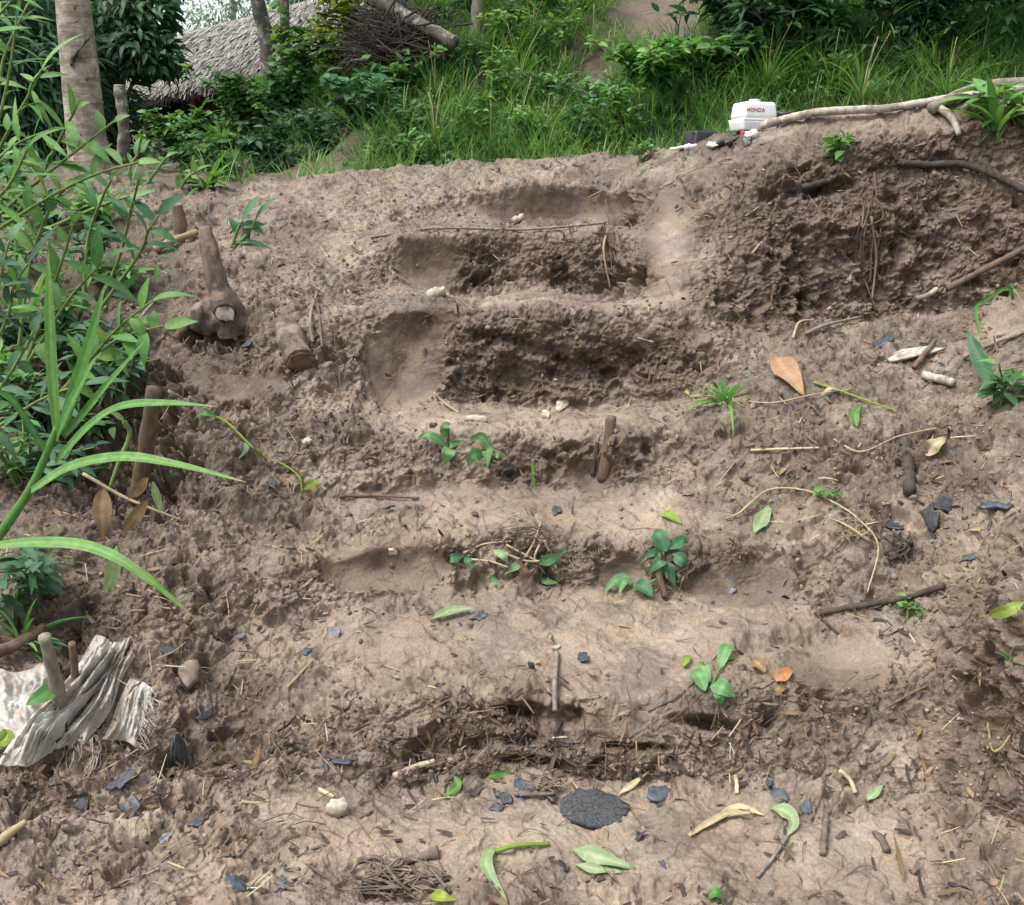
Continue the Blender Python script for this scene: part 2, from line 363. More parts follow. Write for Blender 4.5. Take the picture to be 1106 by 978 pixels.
# cracked, smeared crust between the clods
f1, f2, rid = worley(W, 11, 37)
h = h-0.010*np.clip(rf-0.05, 0.2, 1)*np.clip(0.10-(f2-f1), 0, 0.1)*10*(rid > 0.45)
h = h+0.0030*np.clip(rf, 0.25, 1.3)*fbm(P, 70, 3, 47, 0.65)+0.008*rc*fbm(P, 19, 3, 48, 0.55)
for s_, a_, sd_ in ((6, 0.0060, 91), (13, 0.0042, 92), (27, 0.0024, 93)):    # trodden plates with lifted edges
    h = h+a_*(1.2-np.clip(rf, 0, 1))*sstep(-0.025, 0.025, perlin(W, s_, sd_))*(1-0.8*smooth_m.reshape(-1))
gap = np.clip(fbm(W, 7.5, 3, 52, 0.6)-0.30, 0, 0.5)       # deep gaps between clods, here and there
h = h-0.11*gap*np.clip(rf-0.3, 0, 1)
# broken ledges on the risers, tilted a little
T = (W@np.array([[1, 0, 0.18], [0, 1, 0], [-0.18, 0, 1]], np.float32))*np.array([0.4, 0.4, 1.0], np.float32)
led = perlin(T, 17, 61)
h = h+0.012*(np.clip(steep.reshape(-1)-0.2, 0, 1)*np.clip(rf, 0, 1))*sstep(-0.06, 0.06, led)
tone = tone.reshape(nR, nC)
hs_ = h.reshape(nR, nC)+disp
fade = np.ones(nR); fade[:4] = 0.0; fade[-3:] = 0
G0 = G
G = G+Nb*(hs_*fade[:, None])[..., None]
idx = np.arange(nR*nC).reshape(nR, nC)
quads = np.stack([idx[:-1, :-1], idx[:-1, 1:], idx[1:, 1:], idx[1:, :-1]], -1).reshape(-1, 4)
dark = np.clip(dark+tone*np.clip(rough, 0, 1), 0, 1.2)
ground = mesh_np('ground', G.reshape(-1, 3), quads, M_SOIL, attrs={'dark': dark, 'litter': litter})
tag(ground, kind='structure')
GPX, GPY, GFW = proj(G); GPY[GFW < 0.2] = 5000
Gs = blur1(blur1(G, 4, 0), 4, 1); Ns = grid_normals(Gs)
def at(X, Y):
    """ground point and smoothed normal seen at photo pixel X, Y"""
    c = int(np.searchsorted(Xs, X)); c0, c1 = max(0, c-14), min(nC, c+15)
    d = (GPX[:, c0:c1]-X)**2+(GPY[:, c0:c1]-Y)**2
    best = d.min(); score = np.where(d < best+2.0, GFW[:, c0:c1], 1e9)
    i, j = np.unravel_index(np.argmin(score), score.shape)
    return Vector(G[i, c0+j]), Vector(Ns[i, c0+j])

# ------------------------------------------------------------------ tubes, ribbons, leaves
class MB:
    def __init__(s): s.V = []; s.F = {}; s.n = 0; s.A = []
    def add(s, V, F, a=0.5):
        V = np.asarray(V, float)
        for f in (F if isinstance(F, list) else [F]):
            f = np.asarray(f, int)
            if len(f): s.F.setdefault(f.shape[1], []).append(f+s.n)
        s.V.append(V); s.n += len(V); s.A.append(np.broadcast_to(np.asarray(a, float), (len(V),)))
    def build(s, name, m, parent=None, smooth=True):
        return mesh_np(name, np.concatenate(s.V), [np.concatenate(v) for v in s.F.values()], m, parent, {'tone': np.concatenate(s.A)}, smooth)
def spline(pts, n):
    """Catmull-Rom through the points, n samples"""
    p = np.asarray(pts, float)
    if len(p) == 2: return p[0]+(p[1]-p[0])*np.linspace(0, 1, n)[:, None]
    p = np.concatenate([[2*p[0]-p[1]], p, [2*p[-1]-p[-2]]])
    t = np.linspace(0, len(p)-3-1e-6, n); i = t.astype(int); f = (t-i)[:, None]
    a, b, c, d = p[i], p[i+1], p[i+2], p[i+3]
    return 0.5*((2*b)+(c-a)*f+(2*a-5*b+4*c-d)*f*f+(3*b-a-3*c+d)*f**3)
def frames(C):
    T = np.gradient(C, axis=0); T /= np.linalg.norm(T, axis=1)[:, None]+1e-12
    up = np.array([0.13, -0.31, 0.94]) if abs(T[:, 2]).mean() < 0.85 else np.array([0.2, -0.97, 0.1])
    S = np.cross(T, up); S /= np.linalg.norm(S, axis=1)[:, None]+1e-12
    return T, S, np.cross(S, T)
def tube(mb, pts, r0, r1=None, n=None, sides=8, rough=0.0, seed=0, cap=True, tone=0.5, prof=None, flat=1.0):
    n = n or max(4, 4*len(pts)); C = spline(pts, n); T, S, U = frames(C)
    rr = np.interp(np.linspace(0, 1, n), [0, 1], [r0, r0 if r1 is None else r1])
    if prof is not None: rr = rr*np.interp(np.linspace(0, 1, n), np.linspace(0, 1, len(prof)), prof)
    a = np.arange(sides)*2*math.pi/sides
    ring = np.cos(a)[None, :, None]*S[:, None]+flat*np.sin(a)[None, :, None]*U[:, None]
    V = C[:, None]+rr[:, None, None]*ring
    if rough:
        q = V.reshape(-1, 3); k = fbm(q, 0.45/max(r0, 1e-4), 3, seed).reshape(n, sides)
        V = C[:, None]+(rr[:, None]*(1+rough*k))[..., None]*ring
    I = np.arange(n*sides).reshape(n, sides); J = np.roll(I, -1, 1)
    Fq = np.stack([I[:-1], J[:-1], J[1:], I[1:]], -1).reshape(-1, 4)
    V = V.reshape(-1, 3); Fs = [Fq]
    if cap:
        V = np.concatenate([V, C[:1], C[-1:]]); k = n*sides
        Fs.append(np.concatenate([np.stack([J[0], I[0], np.full(sides, k)], -1), np.stack([I[-1], J[-1], np.full(sides, k+1)], -1)]))
    mb.add(V, Fs, tone)
PROF = {'lance': ([0, .08, .25, .45, .65, .85, 1], [.10, .45, .9, 1.0, .78, .36, .02]),
        'grass': ([0, .1, .3, .6, .8, .93, 1], [.55, .8, 1.0, .9, .62, .28, .02]),
        'oval': ([0, .07, .2, .45, .7, .9, 1], [.06, .5, .88, 1.0, .82, .4, .03]),
        'strap': ([0, .2, .8, 1], [.8, 1, .9, .5])}
def ribbon(mb, pts, width, prof='grass', n=18, nrm=(0, -0.45, 0.9), fold=0.18, twist=0.0, tone=0.5, wave=0.0, seed=0):
    C = spline(pts, n); T = np.gradient(C, axis=0); T /= np.linalg.norm(T, axis=1)[:, None]
    S = np.cross(T, np.asarray(nrm, float)); S /= np.linalg.norm(S, axis=1)[:, None]+1e-9; U = np.cross(S, T)
    t = np.linspace(0, 1, n)
    if twist:
        a = twist*t[:, None]; S, U = S*np.cos(a)+U*np.sin(a), -S*np.sin(a)+U*np.cos(a)
    w = width*0.5*np.interp(t, *PROF[prof])
    wv = wave*width*np.sin(t*(9+seed % 5)+seed)
    rows = []
    for k in (-1, -0.5, 0, 0.5, 1):
        rows.append(C+S*(w*k)[:, None]+U*(abs(k)*fold*w+wv*k*k*(1 if k > 0 else -0.7))[:, None])
    V = np.stack(rows, 1).reshape(-1, 3); I = np.arange(n*5).reshape(n, 5)
    mb.add(V, np.stack([I[:-1, :-1], I[:-1, 1:], I[1:, 1:], I[1:, :-1]], -1).reshape(-1, 4), np.clip(np.tile(tone+np.array([.05, -.12, .38, -.12, .05]), n)+.25*np.repeat(fbm(C*40, 1.0, 2, seed), 5), 0, 1)+(.6*np.repeat(sstep(.90, .97, t+.03*math.sin(seed*3.1)), 5) if prof == 'grass' else 0))
def leaves(mb, base, dirs, nrm, length, width, prof='lance', seg=4, bend=0.25, fold=0.2, tone=None):
    """many leaves at once: base, dirs, nrm N x 3; length, width N"""
    base, dirs, nrm = (np.asarray(v, float) for v in (base, dirs, nrm)); n = len(base)
    if n == 0: return
    d = dirs/(np.linalg.norm(dirs, axis=1)[:, None]+1e-9)
    s = np.cross(d, nrm); s /= np.linalg.norm(s, axis=1)[:, None]+1e-9; u = np.cross(s, d)
    Ln = np.broadcast_to(np.asarray(length, float), (n,)); Wd = np.broadcast_to(np.asarray(width, float), (n,)); bd = np.broadcast_to(np.asarray(bend, float), (n,))
    t = np.linspace(0, 1, seg+1); w = np.interp(t, *PROF[prof])
    V = np.zeros((n, seg+1, 3, 3))
    for i in range(seg+1):
        c = base+d*(Ln*t[i]*(1-0.25*bd*t[i]))[:, None]-u*(Ln*bd*t[i]**2)[:, None]
        for j, k in enumerate((-1, 0, 1)):
            V[:, i, j] = c+s*(Wd*0.5*w[i]*k)[:, None]+u*(abs(k)*fold*Wd*0.5*w[i])[:, None]
    m = 3*(seg+1); I = np.arange(m).reshape(seg+1, 3)
    q = np.stack([I[:-1, :-1], I[:-1, 1:], I[1:, 1:], I[1:, :-1]], -1).reshape(-1, 4)
    Fq = (q[None]+(np.arange(n)*m)[:, None, None]).reshape(-1, 4)
    mb.F.setdefault(4, []).append(Fq+mb.n); mb.V.append(V.reshape(-1, 3)); mb.n += n*m
    tn = rng.random(n) if tone is None else np.broadcast_to(np.asarray(tone, float), (n,))
    mb.A.append(np.clip(np.repeat(tn, m)+np.tile([-.05, .16, -.05], n*(seg+1)), 0, 1))

def leaf_material(name, stops, trans=0.35, rough=0.55, spots=0.25, spec=0.32):
    m, nt, b = mat(name)
    p = geo_pos(nt); t = attr(nt, 'tone')
    f = math_(nt, 'ADD', math_(nt, 'MULTIPLY', t, 0.8), math_(nt, 'MULTIPLY', noise(nt, 9, 3, 0.6, p).outputs[0], 0.2))
    c = ramp(nt, f, stops).outputs[0]
    c = mix(nt, 0.4, c, ramp(nt, noise(nt, 60, 3, 0.6, p).outputs[0], [(0.35, (0.6,)*3), (0.65, (1.2,)*3)]).outputs[0], 'MULTIPLY')
    if spots:
        sp_ = ramp(nt, noise(nt, 130, 3, 0.6, p).outputs[0], [(0.60, (0, 0, 0)), (0.68, (1, 1, 1))]).outputs[0]
        c = mix(nt, math_(nt, 'MULTIPLY', sp_, spots), c, (0.30, 0.20, 0.10))
    c = mix(nt, math_(nt, 'MULTIPLY', ramp(nt, noise(nt, 24, 4, .7, p).outputs[0], [(.56, (0, 0, 0)), (.72, (1, 1, 1))]).outputs[0], .5), c, (0.19, 0.16, 0.10))
    nt.links.new(c, b.inputs['Base Color']); b.inputs['Roughness'].default_value = rough
    b.inputs['Specular IOR Level'].default_value = spec
    tr = N(nt, 'ShaderNodeBsdfTranslucent'); nt.links.new(mix(nt, 1.0, c, (1.25, 1.3, 0.6), 'MULTIPLY'), tr.inputs[0])
    ms = N(nt, 'ShaderNodeMixShader'); ms.inputs[0].default_value = trans
    nt.links.new(b.outputs[0], ms.inputs[1]); nt.links.new(tr.outputs[0], ms.inputs[2])
    nt.links.new(ms.outputs[0], nt.nodes['Material Output'].inputs[0])
    return m
GR_BANK = leaf_material('grass_green', [(0.0, (0.050, 0.12, 0.045)), (0.5, (0.105, 0.235, 0.070)), (0.85, (0.19, 0.35, 0.11)), (1.0, (0.30, 0.28, 0.14))])
GR_BRIGHT = leaf_material('fresh_green', [(0.0, (0.055, 0.16, 0.040)), (0.6, (0.105, 0.265, 0.065)), (0.95, (0.21, 0.37, 0.11)), (1.0, (0.30, 0.23, 0.11))])
LF_MID = leaf_material('leaf_green', [(0.0, (0.045, 0.125, 0.050)), (0.5, (0.09, 0.225, 0.075)), (1.0, (0.18, 0.35, 0.11))])
LF_DARK = leaf_material('dark_leaf_green', [(0.0, (0.024, 0.07, 0.038)), (0.6, (0.046, 0.125, 0.060)), (1.0, (0.09, 0.20, 0.09))], 0.25)
LF_TEAL = leaf_material('bluish_leaf_green', [(0.0, (0.03, 0.10, 0.05)), (0.6, (0.06, 0.18, 0.08)), (1.0, (0.12, 0.29, 0.12))], 0.3)
LF_YEL = leaf_material('yellow_green', [(0.0, (0.14, 0.25, 0.04)), (0.6, (0.27, 0.36, 0.06)), (1.0, (0.42, 0.42, 0.08))])
LF_MINT = leaf_material('muddy_green', [(0.0, (0.06, 0.17, 0.065)), (0.6, (0.12, 0.28, 0.11)), (1.0, (0.22, 0.38, 0.17))], 0.25, spots=0.75)
LF_PALE = leaf_material('wilted_green', [(0.0, (0.14, 0.25, 0.13)), (0.6, (0.24, 0.33, 0.17)), (1.0, (0.40, 0.42, 0.24))], 0.2, spots=0.7)
LF_DEAD = leaf_material('dead_leaf', [(0.0, (0.11, 0.075, 0.045)), (0.6, (0.23, 0.15, 0.085)), (1.0, (0.36, 0.27, 0.16))], 0.15, 0.7, 0.6, 0.2)
LF_ORANGE = leaf_material('orange_dead_leaf', [(0.0, (0.30, 0.13, 0.06)), (1.0, (0.46, 0.22, 0.11))], 0.15, 0.65, 0.4, 0.2)
LF_TAN = leaf_material('tan_dead_leaf', [(0.0, (0.27, 0.155, 0.085)), (1.0, (0.42, 0.27, 0.16))], 0.15, 0.65, 0.5, 0.2)
STRAW = leaf_material('straw', [(0.0, (0.24, 0.18, 0.10)), (0.6, (0.40, 0.33, 0.20)), (1.0, (0.56, 0.48, 0.31))], 0.1, 0.7, 0.3, 0.2)
def wood_material(name, dark, light, scale=30, stretch=(1, 1, 0.2), rough=0.85, lichen=None, bumpd=0.004):
    m, nt, b = mat(name)
    tc = N(nt, 'ShaderNodeNewGeometry').outputs['Position']
    mp = N(nt, 'ShaderNodeMapping'); mp.inputs['Scale'].default_value = stretch; nt.links.new(tc, mp.inputs[0])
    n = noise(nt, scale, 6, 0.65, mp.outputs[0], 0.4)
    c = ramp(nt, n.outputs[0], [(0.3, dark), (0.7, light)]).outputs[0]
    if lichen:
        lf = ramp(nt, noise(nt, 14, 5, 0.65, tc).outputs[0], [(0.52, (0, 0, 0)), (0.6, (1, 1, 1))]).outputs[0]
        c = mix(nt, math_(nt, 'MULTIPLY', lf, 0.8), c, lichen)
    nt.links.new(c, b.inputs['Base Color']); b.inputs['Roughness'].default_value = rough; b.inputs['Specular IOR Level'].default_value = 0.25
    bump(nt, n.outputs[0], 0.6, bumpd, b)
    return m
W_GREY = wood_material('grey_wood', (0.10, 0.085, 0.07), (0.27, 0.24, 0.20), 40)
W_DARK = wood_material('dark_wet_wood', (0.025, 0.021, 0.018), (0.085, 0.07, 0.058), 40)
W_BROWN = wood_material('brown_wood', (0.07, 0.048, 0.033), (0.19, 0.135, 0.095), 45)
W_WHITE = wood_material('bleached_wood', (0.22, 0.195, 0.155), (0.50, 0.46, 0.39), 40, lichen=(.17, .14, .11))
W_LOG = wood_material('mottled_bark', (0.06, 0.055, 0.045), (0.17, 0.16, 0.13), 25, (1, 1, 1), lichen=(0.34, 0.34, 0.29))
W_STEM = wood_material('green_stem', (0.07, 0.12, 0.03), (0.17, 0.24, 0.07), 40, rough=0.5)

# ------------------------------------------------------------------ the bank and the ground behind the steps
def hill(x, y):
    x = np.asarray(x, float); y = np.asarray(y, float)
    right = sstep(-2.25, -0.5, x+0.12*(y-8))
    toe = 6.85-0.35*sstep(1.0, 3.0, x)
    q = y-toe
    sp_ = np.where(q > 6, q, np.log1p(np.exp(np.clip(q*5, -40, 30)))/5)
    zr = 1.45+0.64*sp_; zr = np.where(zr > 6.5, 6.5+0.12*(zr-6.5), zr); zr = np.minimum(zr, 9.5)
    zl = 1.45+0.10*np.clip(y-6.2, 0, 40); zl = np.minimum(zl, 4.5)
    z = zl*(1-right)+zr*right
    return np.where(y < 5.4, -1.0, z-0.9*(1-sstep(5.4, 6.9, y)))
xa = np.concatenate([np.linspace(-300, -12, 18), np.linspace(-11.5, 11.5, 300), np.linspace(12, 300, 18)])
ya = np.concatenate([np.linspace(5.4, 16, 180), np.linspace(16.4, 40, 30), np.linspace(45, 420, 20)])
XX, YY = np.meshgrid(xa, ya)
ZZ = hill(XX, YY)
Q = np.stack([XX, YY, ZZ], -1).reshape(-1, 3)
ZZ = ZZ+(0.13*fbm(Q, 1.1, 3, 81)+0.05*fbm(Q, 5, 3, 82)).reshape(ZZ.shape)
ii = np.arange(XX.size).reshape(XX.shape)
hb = mesh_np('hillside', np.stack([XX, YY, ZZ], -1).reshape(-1, 3), np.stack([ii[:-1, :-1], ii[:-1, 1:], ii[1:, 1:], ii[1:, :-1]], -1).reshape(-1, 4), M_SOIL,
             attrs={'dark': np.full(XX.size, 0.85)+0.3*fbm(Q, 0.8, 2, 83), 'litter': np.full(XX.size, 0.5)})
tag(hb, kind='structure')
def hz(x, y):
    q = np.array([[x, y, float(hill(x, y))]])
    return float(hill(x, y)+0.13*fbm(q, 1.1, 3, 81)[0]+0.05*fbm(q, 5, 3, 82)[0])
def bank(X, Y):
    """point of the hillside seen at photo pixel X, Y"""
    for d in np.arange(6.4, 40, 0.04):
        p = unproj(X, Y, d)
        if p[2] <= hill(p[0], p[1]): return Vector((p[0], p[1], hz(p[0], p[1])))
    return Vector(unproj(X, Y, 40))
def V3(X, Y, d): return Vector(unproj(X, Y, d))

# grass over the whole bank: nobody could count it
def bank_density(P):
    X, Y, fw = proj(P)
    dn = 0.9+0.7*fbm(P, 1.3, 2, 91)
    bare = 1.1*np.exp(-(((X-715)/62)**2+((Y-8)/50)**2)**2)+0.9*np.exp(-(((X-640)/26)**2+((Y-105)/50)**2))+0.5*np.exp(-(((X-655)/60)**2+((Y-60)/30)**2))+0.6*np.exp(-(((X-455)/22)**2+((Y-125)/40)**2))+1.0*np.exp(-(((X-418)/52)**2+((Y-35)/42)**2)**2)
    return dn*(1-1.15*np.clip(bare, 0, 1))*sstep(195, 300, X)*(1-0.88*(1-sstep(360, 430, X))*(1-sstep(8.0, 9.0, P[:, 1])))
def grass(name, n, xr, yr, lr, wr, m, blades=6, tilt=0.5, dens=True, seed=0, bend=(0.2, 0.7), cond=None, tone=None):
    r = np.random.default_rng(seed)
    x = r.uniform(*xr, n); y = r.uniform(*yr, n)
    z = hill(x, y); P = np.stack([x, y, z], -1)
    z = z+0.13*fbm(P, 1.1, 3, 81)+0.05*fbm(P, 5, 3, 82)-0.02; P[:, 2] = z
    keep = np.ones(n, bool)
    if dens: keep &= r.random(n) < bank_density(P)
    if cond is not None: keep &= cond(P)
    P = P[keep]; k = len(P)
    ct = np.clip(0.5+0.9*fbm(P, 2.2, 2, seed+5)+r.normal(0, 0.12, k), 0, 0.97)
    cl = r.uniform(*lr, k)
    mb = MB()
    B = np.repeat(P, blades, 0); N_ = len(B)
    a = r.uniform(0, 2*math.pi, N_); B = B+np.stack([np.cos(a), np.sin(a), 0*a], -1)*r.uniform(0, 0.05, N_)[:, None]
    t = np.abs(r.normal(0, tilt, N_))
    D = np.stack([np.cos(a)*np.sin(t), np.sin(a)*np.sin(t)-0.15, np.cos(t)], -1)
    U = np.stack([-np.cos(a), -np.sin(a), 0.6+0*a], -1)
    tn = np.clip(np.repeat(ct, blades)+r.normal(0, 0.12, N_), 0, 1); tn = np.where(r.random(N_) < 0.045, 1.0, np.minimum(tn, 0.93))
    leaves(mb, B, D, U, np.repeat(cl, blades)*r.uniform(0.55, 1.15, N_), r.uniform(*wr, N_), 'grass', 4, r.uniform(*bend, N_), 0.25, tn)
    o = mb.build(name, m); tag(o, kind='stuff'); return o
g = grass('grass', 24000, (-3.0, 5.2), (6.55, 12.5), (0.09, 0.42), (0.005, 0.010), GR_BANK, 8, 0.7, True, 3)
tag(g, 'green grass growing over the bank behind the steps', 'grass')

def cover(n, xr, yr, seed):
    r = np.random.default_rng(seed); x = r.uniform(*xr, n); y = r.uniform(*yr, n); P = np.stack([x, y, hill(x, y)], -1)
    P[:, 2] += 0.13*fbm(P, 1.1, 3, 81)+0.05*fbm(P, 5, 3, 82)
    k = (r.random(n) < bank_density(P)*(0.5+1.6*fbm(P, 1.7, 2, 97))); P = P[k]; n = len(P); P[:, 2] += r.uniform(0.0, 0.16, n)
    a = r.uniform(0, 6.28, n); mb = MB()
    leaves(mb, P, np.stack([np.cos(a), np.sin(a)-.4, r.normal(.1, .4, n)], -1), np.stack([r.normal(0, .4, n), r.normal(-.4, .3, n), np.ones(n)], -1), r.uniform(.03, .085, n), r.uniform(.016, .038, n), 'oval', 3, r.uniform(.1, .6, n), .2)
    return tag(mb.build('ground_cover', LF_MID), 'small-leaved ground cover between the grass on the bank', 'ground cover', kind='stuff')
cover(34000, (-3.0, 5.2), (6.6, 12.5), 4)

# ------------------------------------------------------------------ shrubs and tall grasses on the bank
def shrub(base, h, w, nl, ln, wd, m, label, group=None, cat='shrub', name='leafy_shrub', prof='oval', stems=7, seed=0, bend=0.35, lean=(0, 0), droop=0.3, stem_mat=None):
    r = np.random.default_rng(seed+500); base = np.array(base)
    root = empty(name, tuple(base), label, cat, group)
    st, fo = MB(), MB(); tips = []
    for k in range(stems):
        a = r.uniform(0, 2*math.pi); s = r.uniform(0.15, 1)*w*0.5
        top = np.array([math.cos(a)*s+lean[0], math.sin(a)*s*0.8+lean[1], h*r.uniform(0.55, 1.0)])
        mid = top*np.array([0.3, 0.3, 0.55])+r.normal(0, 0.04*h, 3)
        tube(st, [(0, 0, -0.04), mid, top], 0.012*h+0.003, 0.002, 10, 5)
        C = spline([(0, 0, 0), mid, top], 24)[5:]
        for j in range(3+int(4*h)):
            b0 = C[r.integers(4, len(C))]; b1 = b0+np.array([r.normal(0, .22*w), r.normal(0, .22*w), r.uniform(0.2, 1)*.25*h])
            tube(st, [b0, (b0+b1)/2+[0, 0, .02*h], b1], 0.004, 0.0015, 6, 4)
            tips.append(spline([b0, (b0+b1)/2+[0, 0, .02*h], b1], 10))
        tips.append(C)
    T = np.concatenate(tips); k = r.integers(0, len(T), nl); B = T[k]+r.normal(0, 0.012, (nl, 3))
    a = r.uniform(0, 2*math.pi, nl)
    out = B-np.array([0, 0, h*0.45]); out /= np.linalg.norm(out, axis=1)[:, None]+1e-6
    D = np.stack([np.cos(a), np.sin(a), r.normal(0.1, 0.35, nl)-droop*0.3], -1)+0.45*out
    U = np.stack([r.normal(0, .35, nl), r.normal(-0.25, .35, nl), np.ones(nl)], -1)
    tn = np.clip(0.45+0.8*fbm(B+base, 5.0, 2, seed)+r.normal(0, 0.18, nl)+0.25*(B[:, 2]/h-0.5), 0, 1)
    leaves(fo, B, D, U, ln*r.uniform(0.6, 1.2, nl), wd*r.uniform(0.7, 1.15, nl), prof, 4, bend*r.uniform(0.4, 1.5, nl), 0.22, tn)
    st.build('stem', stem_mat or W_STEM, root); fo.build('foliage', m, root)
    return root
def tuft(base, h, n, wd, m, label, group=None, seed=0, spread=0.6, name='grass_tuft', cat='grass tuft', bend=(0.3, 0.9), dry=0, lean=(0, 0)):
    r = np.random.default_rng(seed+900); root = empty(name, tuple(base), label, cat, group); mb = MB()
    a = r.uniform(0, 2*math.pi, n); t = np.abs(r.normal(0, spread, n)); B = np.stack([np.cos(a), np.sin(a), 0*a], -1)*r.uniform(0, 0.10*h, n)[:, None]-[0, 0, 0.03]
    D = np.stack([np.cos(a)*np.sin(t)+lean[0], np.sin(a)*np.sin(t)+lean[1], np.cos(t)], -1); U = np.stack([-np.cos(a), -np.sin(a), 0.5+0*a], -1)
    leaves(mb, B, D, U, h*r.uniform(0.45, 1.25, n), wd*r.uniform(0.6, 1.2, n), 'grass', 9, r.uniform(*bend, n), 0.25)
    mb.build('blades', m, root)
    if dry:
        db = MB()
        for k in range(dry):
            a = r.uniform(0, 6.28); s = r.uniform(0.05, .4)*h
            tube(db, [(0, 0, 0), (math.cos(a)*s*.3, math.sin(a)*s*.3, h*.5), (math.cos(a)*s, math.sin(a)*s, h*r.uniform(.7, 1.1))], 0.004, 0.002, 8, 5, tone=r.random())
        db.build('dry_stalk', STRAW, root)
    return root
S = [  # X, Y of the foot, height m, width m, leaves, leaf length, width, material, label
 (205, 176, 0.58, 0.66, 900, .085, .05, LF_MID, 'bushy mid-green shrub below the dark opening of the thatched hut'),
 (268, 166, 0.80, 0.66, 1000, .10, .06, LF_MID, 'tall broad-leaved shrub in front of the thatch edge'),
 (322, 160, 1.0, 0.66, 1100, .10, .055, LF_MID, 'tall shrub under the two thin leaning trunks'),
 (366, 140, 1.02, 0.5, 520, .11, .065, LF_YEL, 'yellow-green big-leaved shrub against the dark brush heap'),
 (392, 178, 0.42, 0.6, 420, .12, .055, LF_TEAL, 'low bluish-green shrub with pointed leaves near the top of the steps'),
 (235, 186, 0.36, 0.5, 500, .08, .045, LF_MID, 'low mid-green shrub at the head of the steps beside the broad-bladed tuft'),
 (292, 182, 0.48, 0.6, 700, .08, .042, LF_DARK, 'dense dark shrub in front of the tall broad-leaved shrub'),
 (345, 178, 0.40, 0.6, 500, .08, .045, LF_DARK, 'low dark shrub at the foot of the left bank'),
 (430, 108, 0.45, 0.6, 420, .09, .05, LF_MID, 'small shrub growing under the fallen mottled log'),
 (705, 128, 0.55, 0.7, 700, .11, .05, GR_BRIGHT, 'bright green bush left of the white fuel tank'),
 (768, 110, 0.5, 0.6, 520, .12, .055, LF_MID, 'leafy bush below the bare brown slope'),
 (800, 86, 0.8, 1.3, 1500, .14, .05, LF_DARK, 'dark overhanging bush right of the bare brown slope'),
 (880, 78, 0.85, 1.4, 1500, .13, .045, LF_MID, 'dark feathery bush at the top of the bank above the black air filter'),
 (985, 72, 0.85, 1.4, 1500, .15, .05, LF_DARK, 'dark bush on top of the bank above the white pole'),
 (1085, 66, 0.85, 1.3, 1200, .13, .045, LF_MID, 'green bush in the far upper right of the bank'),
 (600, 20, 0.5, 0.8, 420, .09, .04, LF_MID, 'small bush high on the grassy bank right of the grey post'),
 (540, -5, 0.7, 0.9, 500, .10, .045, LF_MID, 'bush at the top of the bank behind the grey post'),
 (610, -6, 0.4, 0.6, 300, .10, .045, LF_MID, 'leafy bush at the upper edge of the bank beside the bare slope'),
]
for i, (X, Y, h_, w_, nl, ln, wd, m, lb) in enumerate(S):
    b = bank(X, Y)
    if X < 400:
        dd_ = 9.0 if h_ > .55 else 7.9; q = unproj(X, 190, dd_); b = Vector((q[0], dd_, hz(q[0], dd_)))
    shrub((b.x, b.y, b.z-0.05), h_, w_, nl, ln, wd, m, lb, seed=i, prof='lance' if wd < .052 else 'oval')
TG = [(775, 130, .62), (806, 105, .8), (850, 112, .75), (885, 100, .8), (920, 106, .7), (955, 90, .8), (990, 96, .75), (1030, 85, .8), (1065, 70, .8), (1098, 62, .8), (870, 60, .8), (940, 50, .85), (1015, 40, .85), (830, 70, .8), (1080, 30, .8)]
for i, (X, Y, h_) in enumerate(TG):
    b = bank(X, Y)
    tuft((b.x+.15*math.sin(i*2.3), b.y+.2*math.cos(i*3.7), b.z), h_*(.45+.3*((i*7) % 5)/5), 95, .0095, GR_BANK, 'tall arching grass clump with dry stalks on the bank behind the white pole', 'tall grass clumps behind the white pole', i, 0.55, 'grass_clump', 'grass clump', (0.2, 1.1), (0, 2, 0, 1, 3)[i % 5])
WD = [(455, 150), (495, 90), (540, 120), (585, 110), (615, 125), (520, 150), (565, 165), (625, 160), (680, 165), (480, 35), (560, 45), (600, 60), (650, 130), (505, 25), (545, 70), (445, 175), (410, 150), (840, 95), (900, 90), (960, 78), (1010, 72)]
for i, (X, Y) in enumerate(WD):
    b = bank(X, Y)
    shrub((b.x, b.y, b.z-.03), .26+.10*(i % 3), .40+.1*(i % 2), 170, .075, .034, (LF_MID, LF_TEAL, GR_BRIGHT)[i % 3], 'leafy weed growing among the grass on the bank', 'leafy weeds on the bank', 'weed', 'leafy_weed', 'lance' if i % 2 else 'oval', 6, 700+i)
MG = [(480, 60), (520, 75), (470, 105), (560, 95), (610, 75), (640, 55), (500, 130), (560, 145), (600, 140), (530, 165), (590, 165), (470, 165), (690, 150), (660, 150), (620, 40), (575, 55)]
for i, (X, Y) in enumerate(MG):
    b = bank(X, Y)
    tuft((b.x, b.y, b.z), 0.24+.09*(i % 4), 70, .0075, GR_BANK if i % 3 else GR_BRIGHT, 'green grass clump on the open bank above the steps', 'grass clumps on the open bank', 40+i, 0.7, 'grass_clump', 'grass clump', (0.2, 1.0), 2)
b = bank(250, 175); tuft((b.x, b.y-.3, b.z+.1), 0.36, 46, .028, GR_BRIGHT, 'bright broad-bladed grass tuft on the soil in front of the left shrubs', None, 77, 0.7)
b = at(338, 190)[0]; tuft((b.x, b.y+.1, b.z-.03), 0.17, 60, .018, GR_BRIGHT, 'low spreading bright green tuft at the head of the steps', None, 78, 1.0)

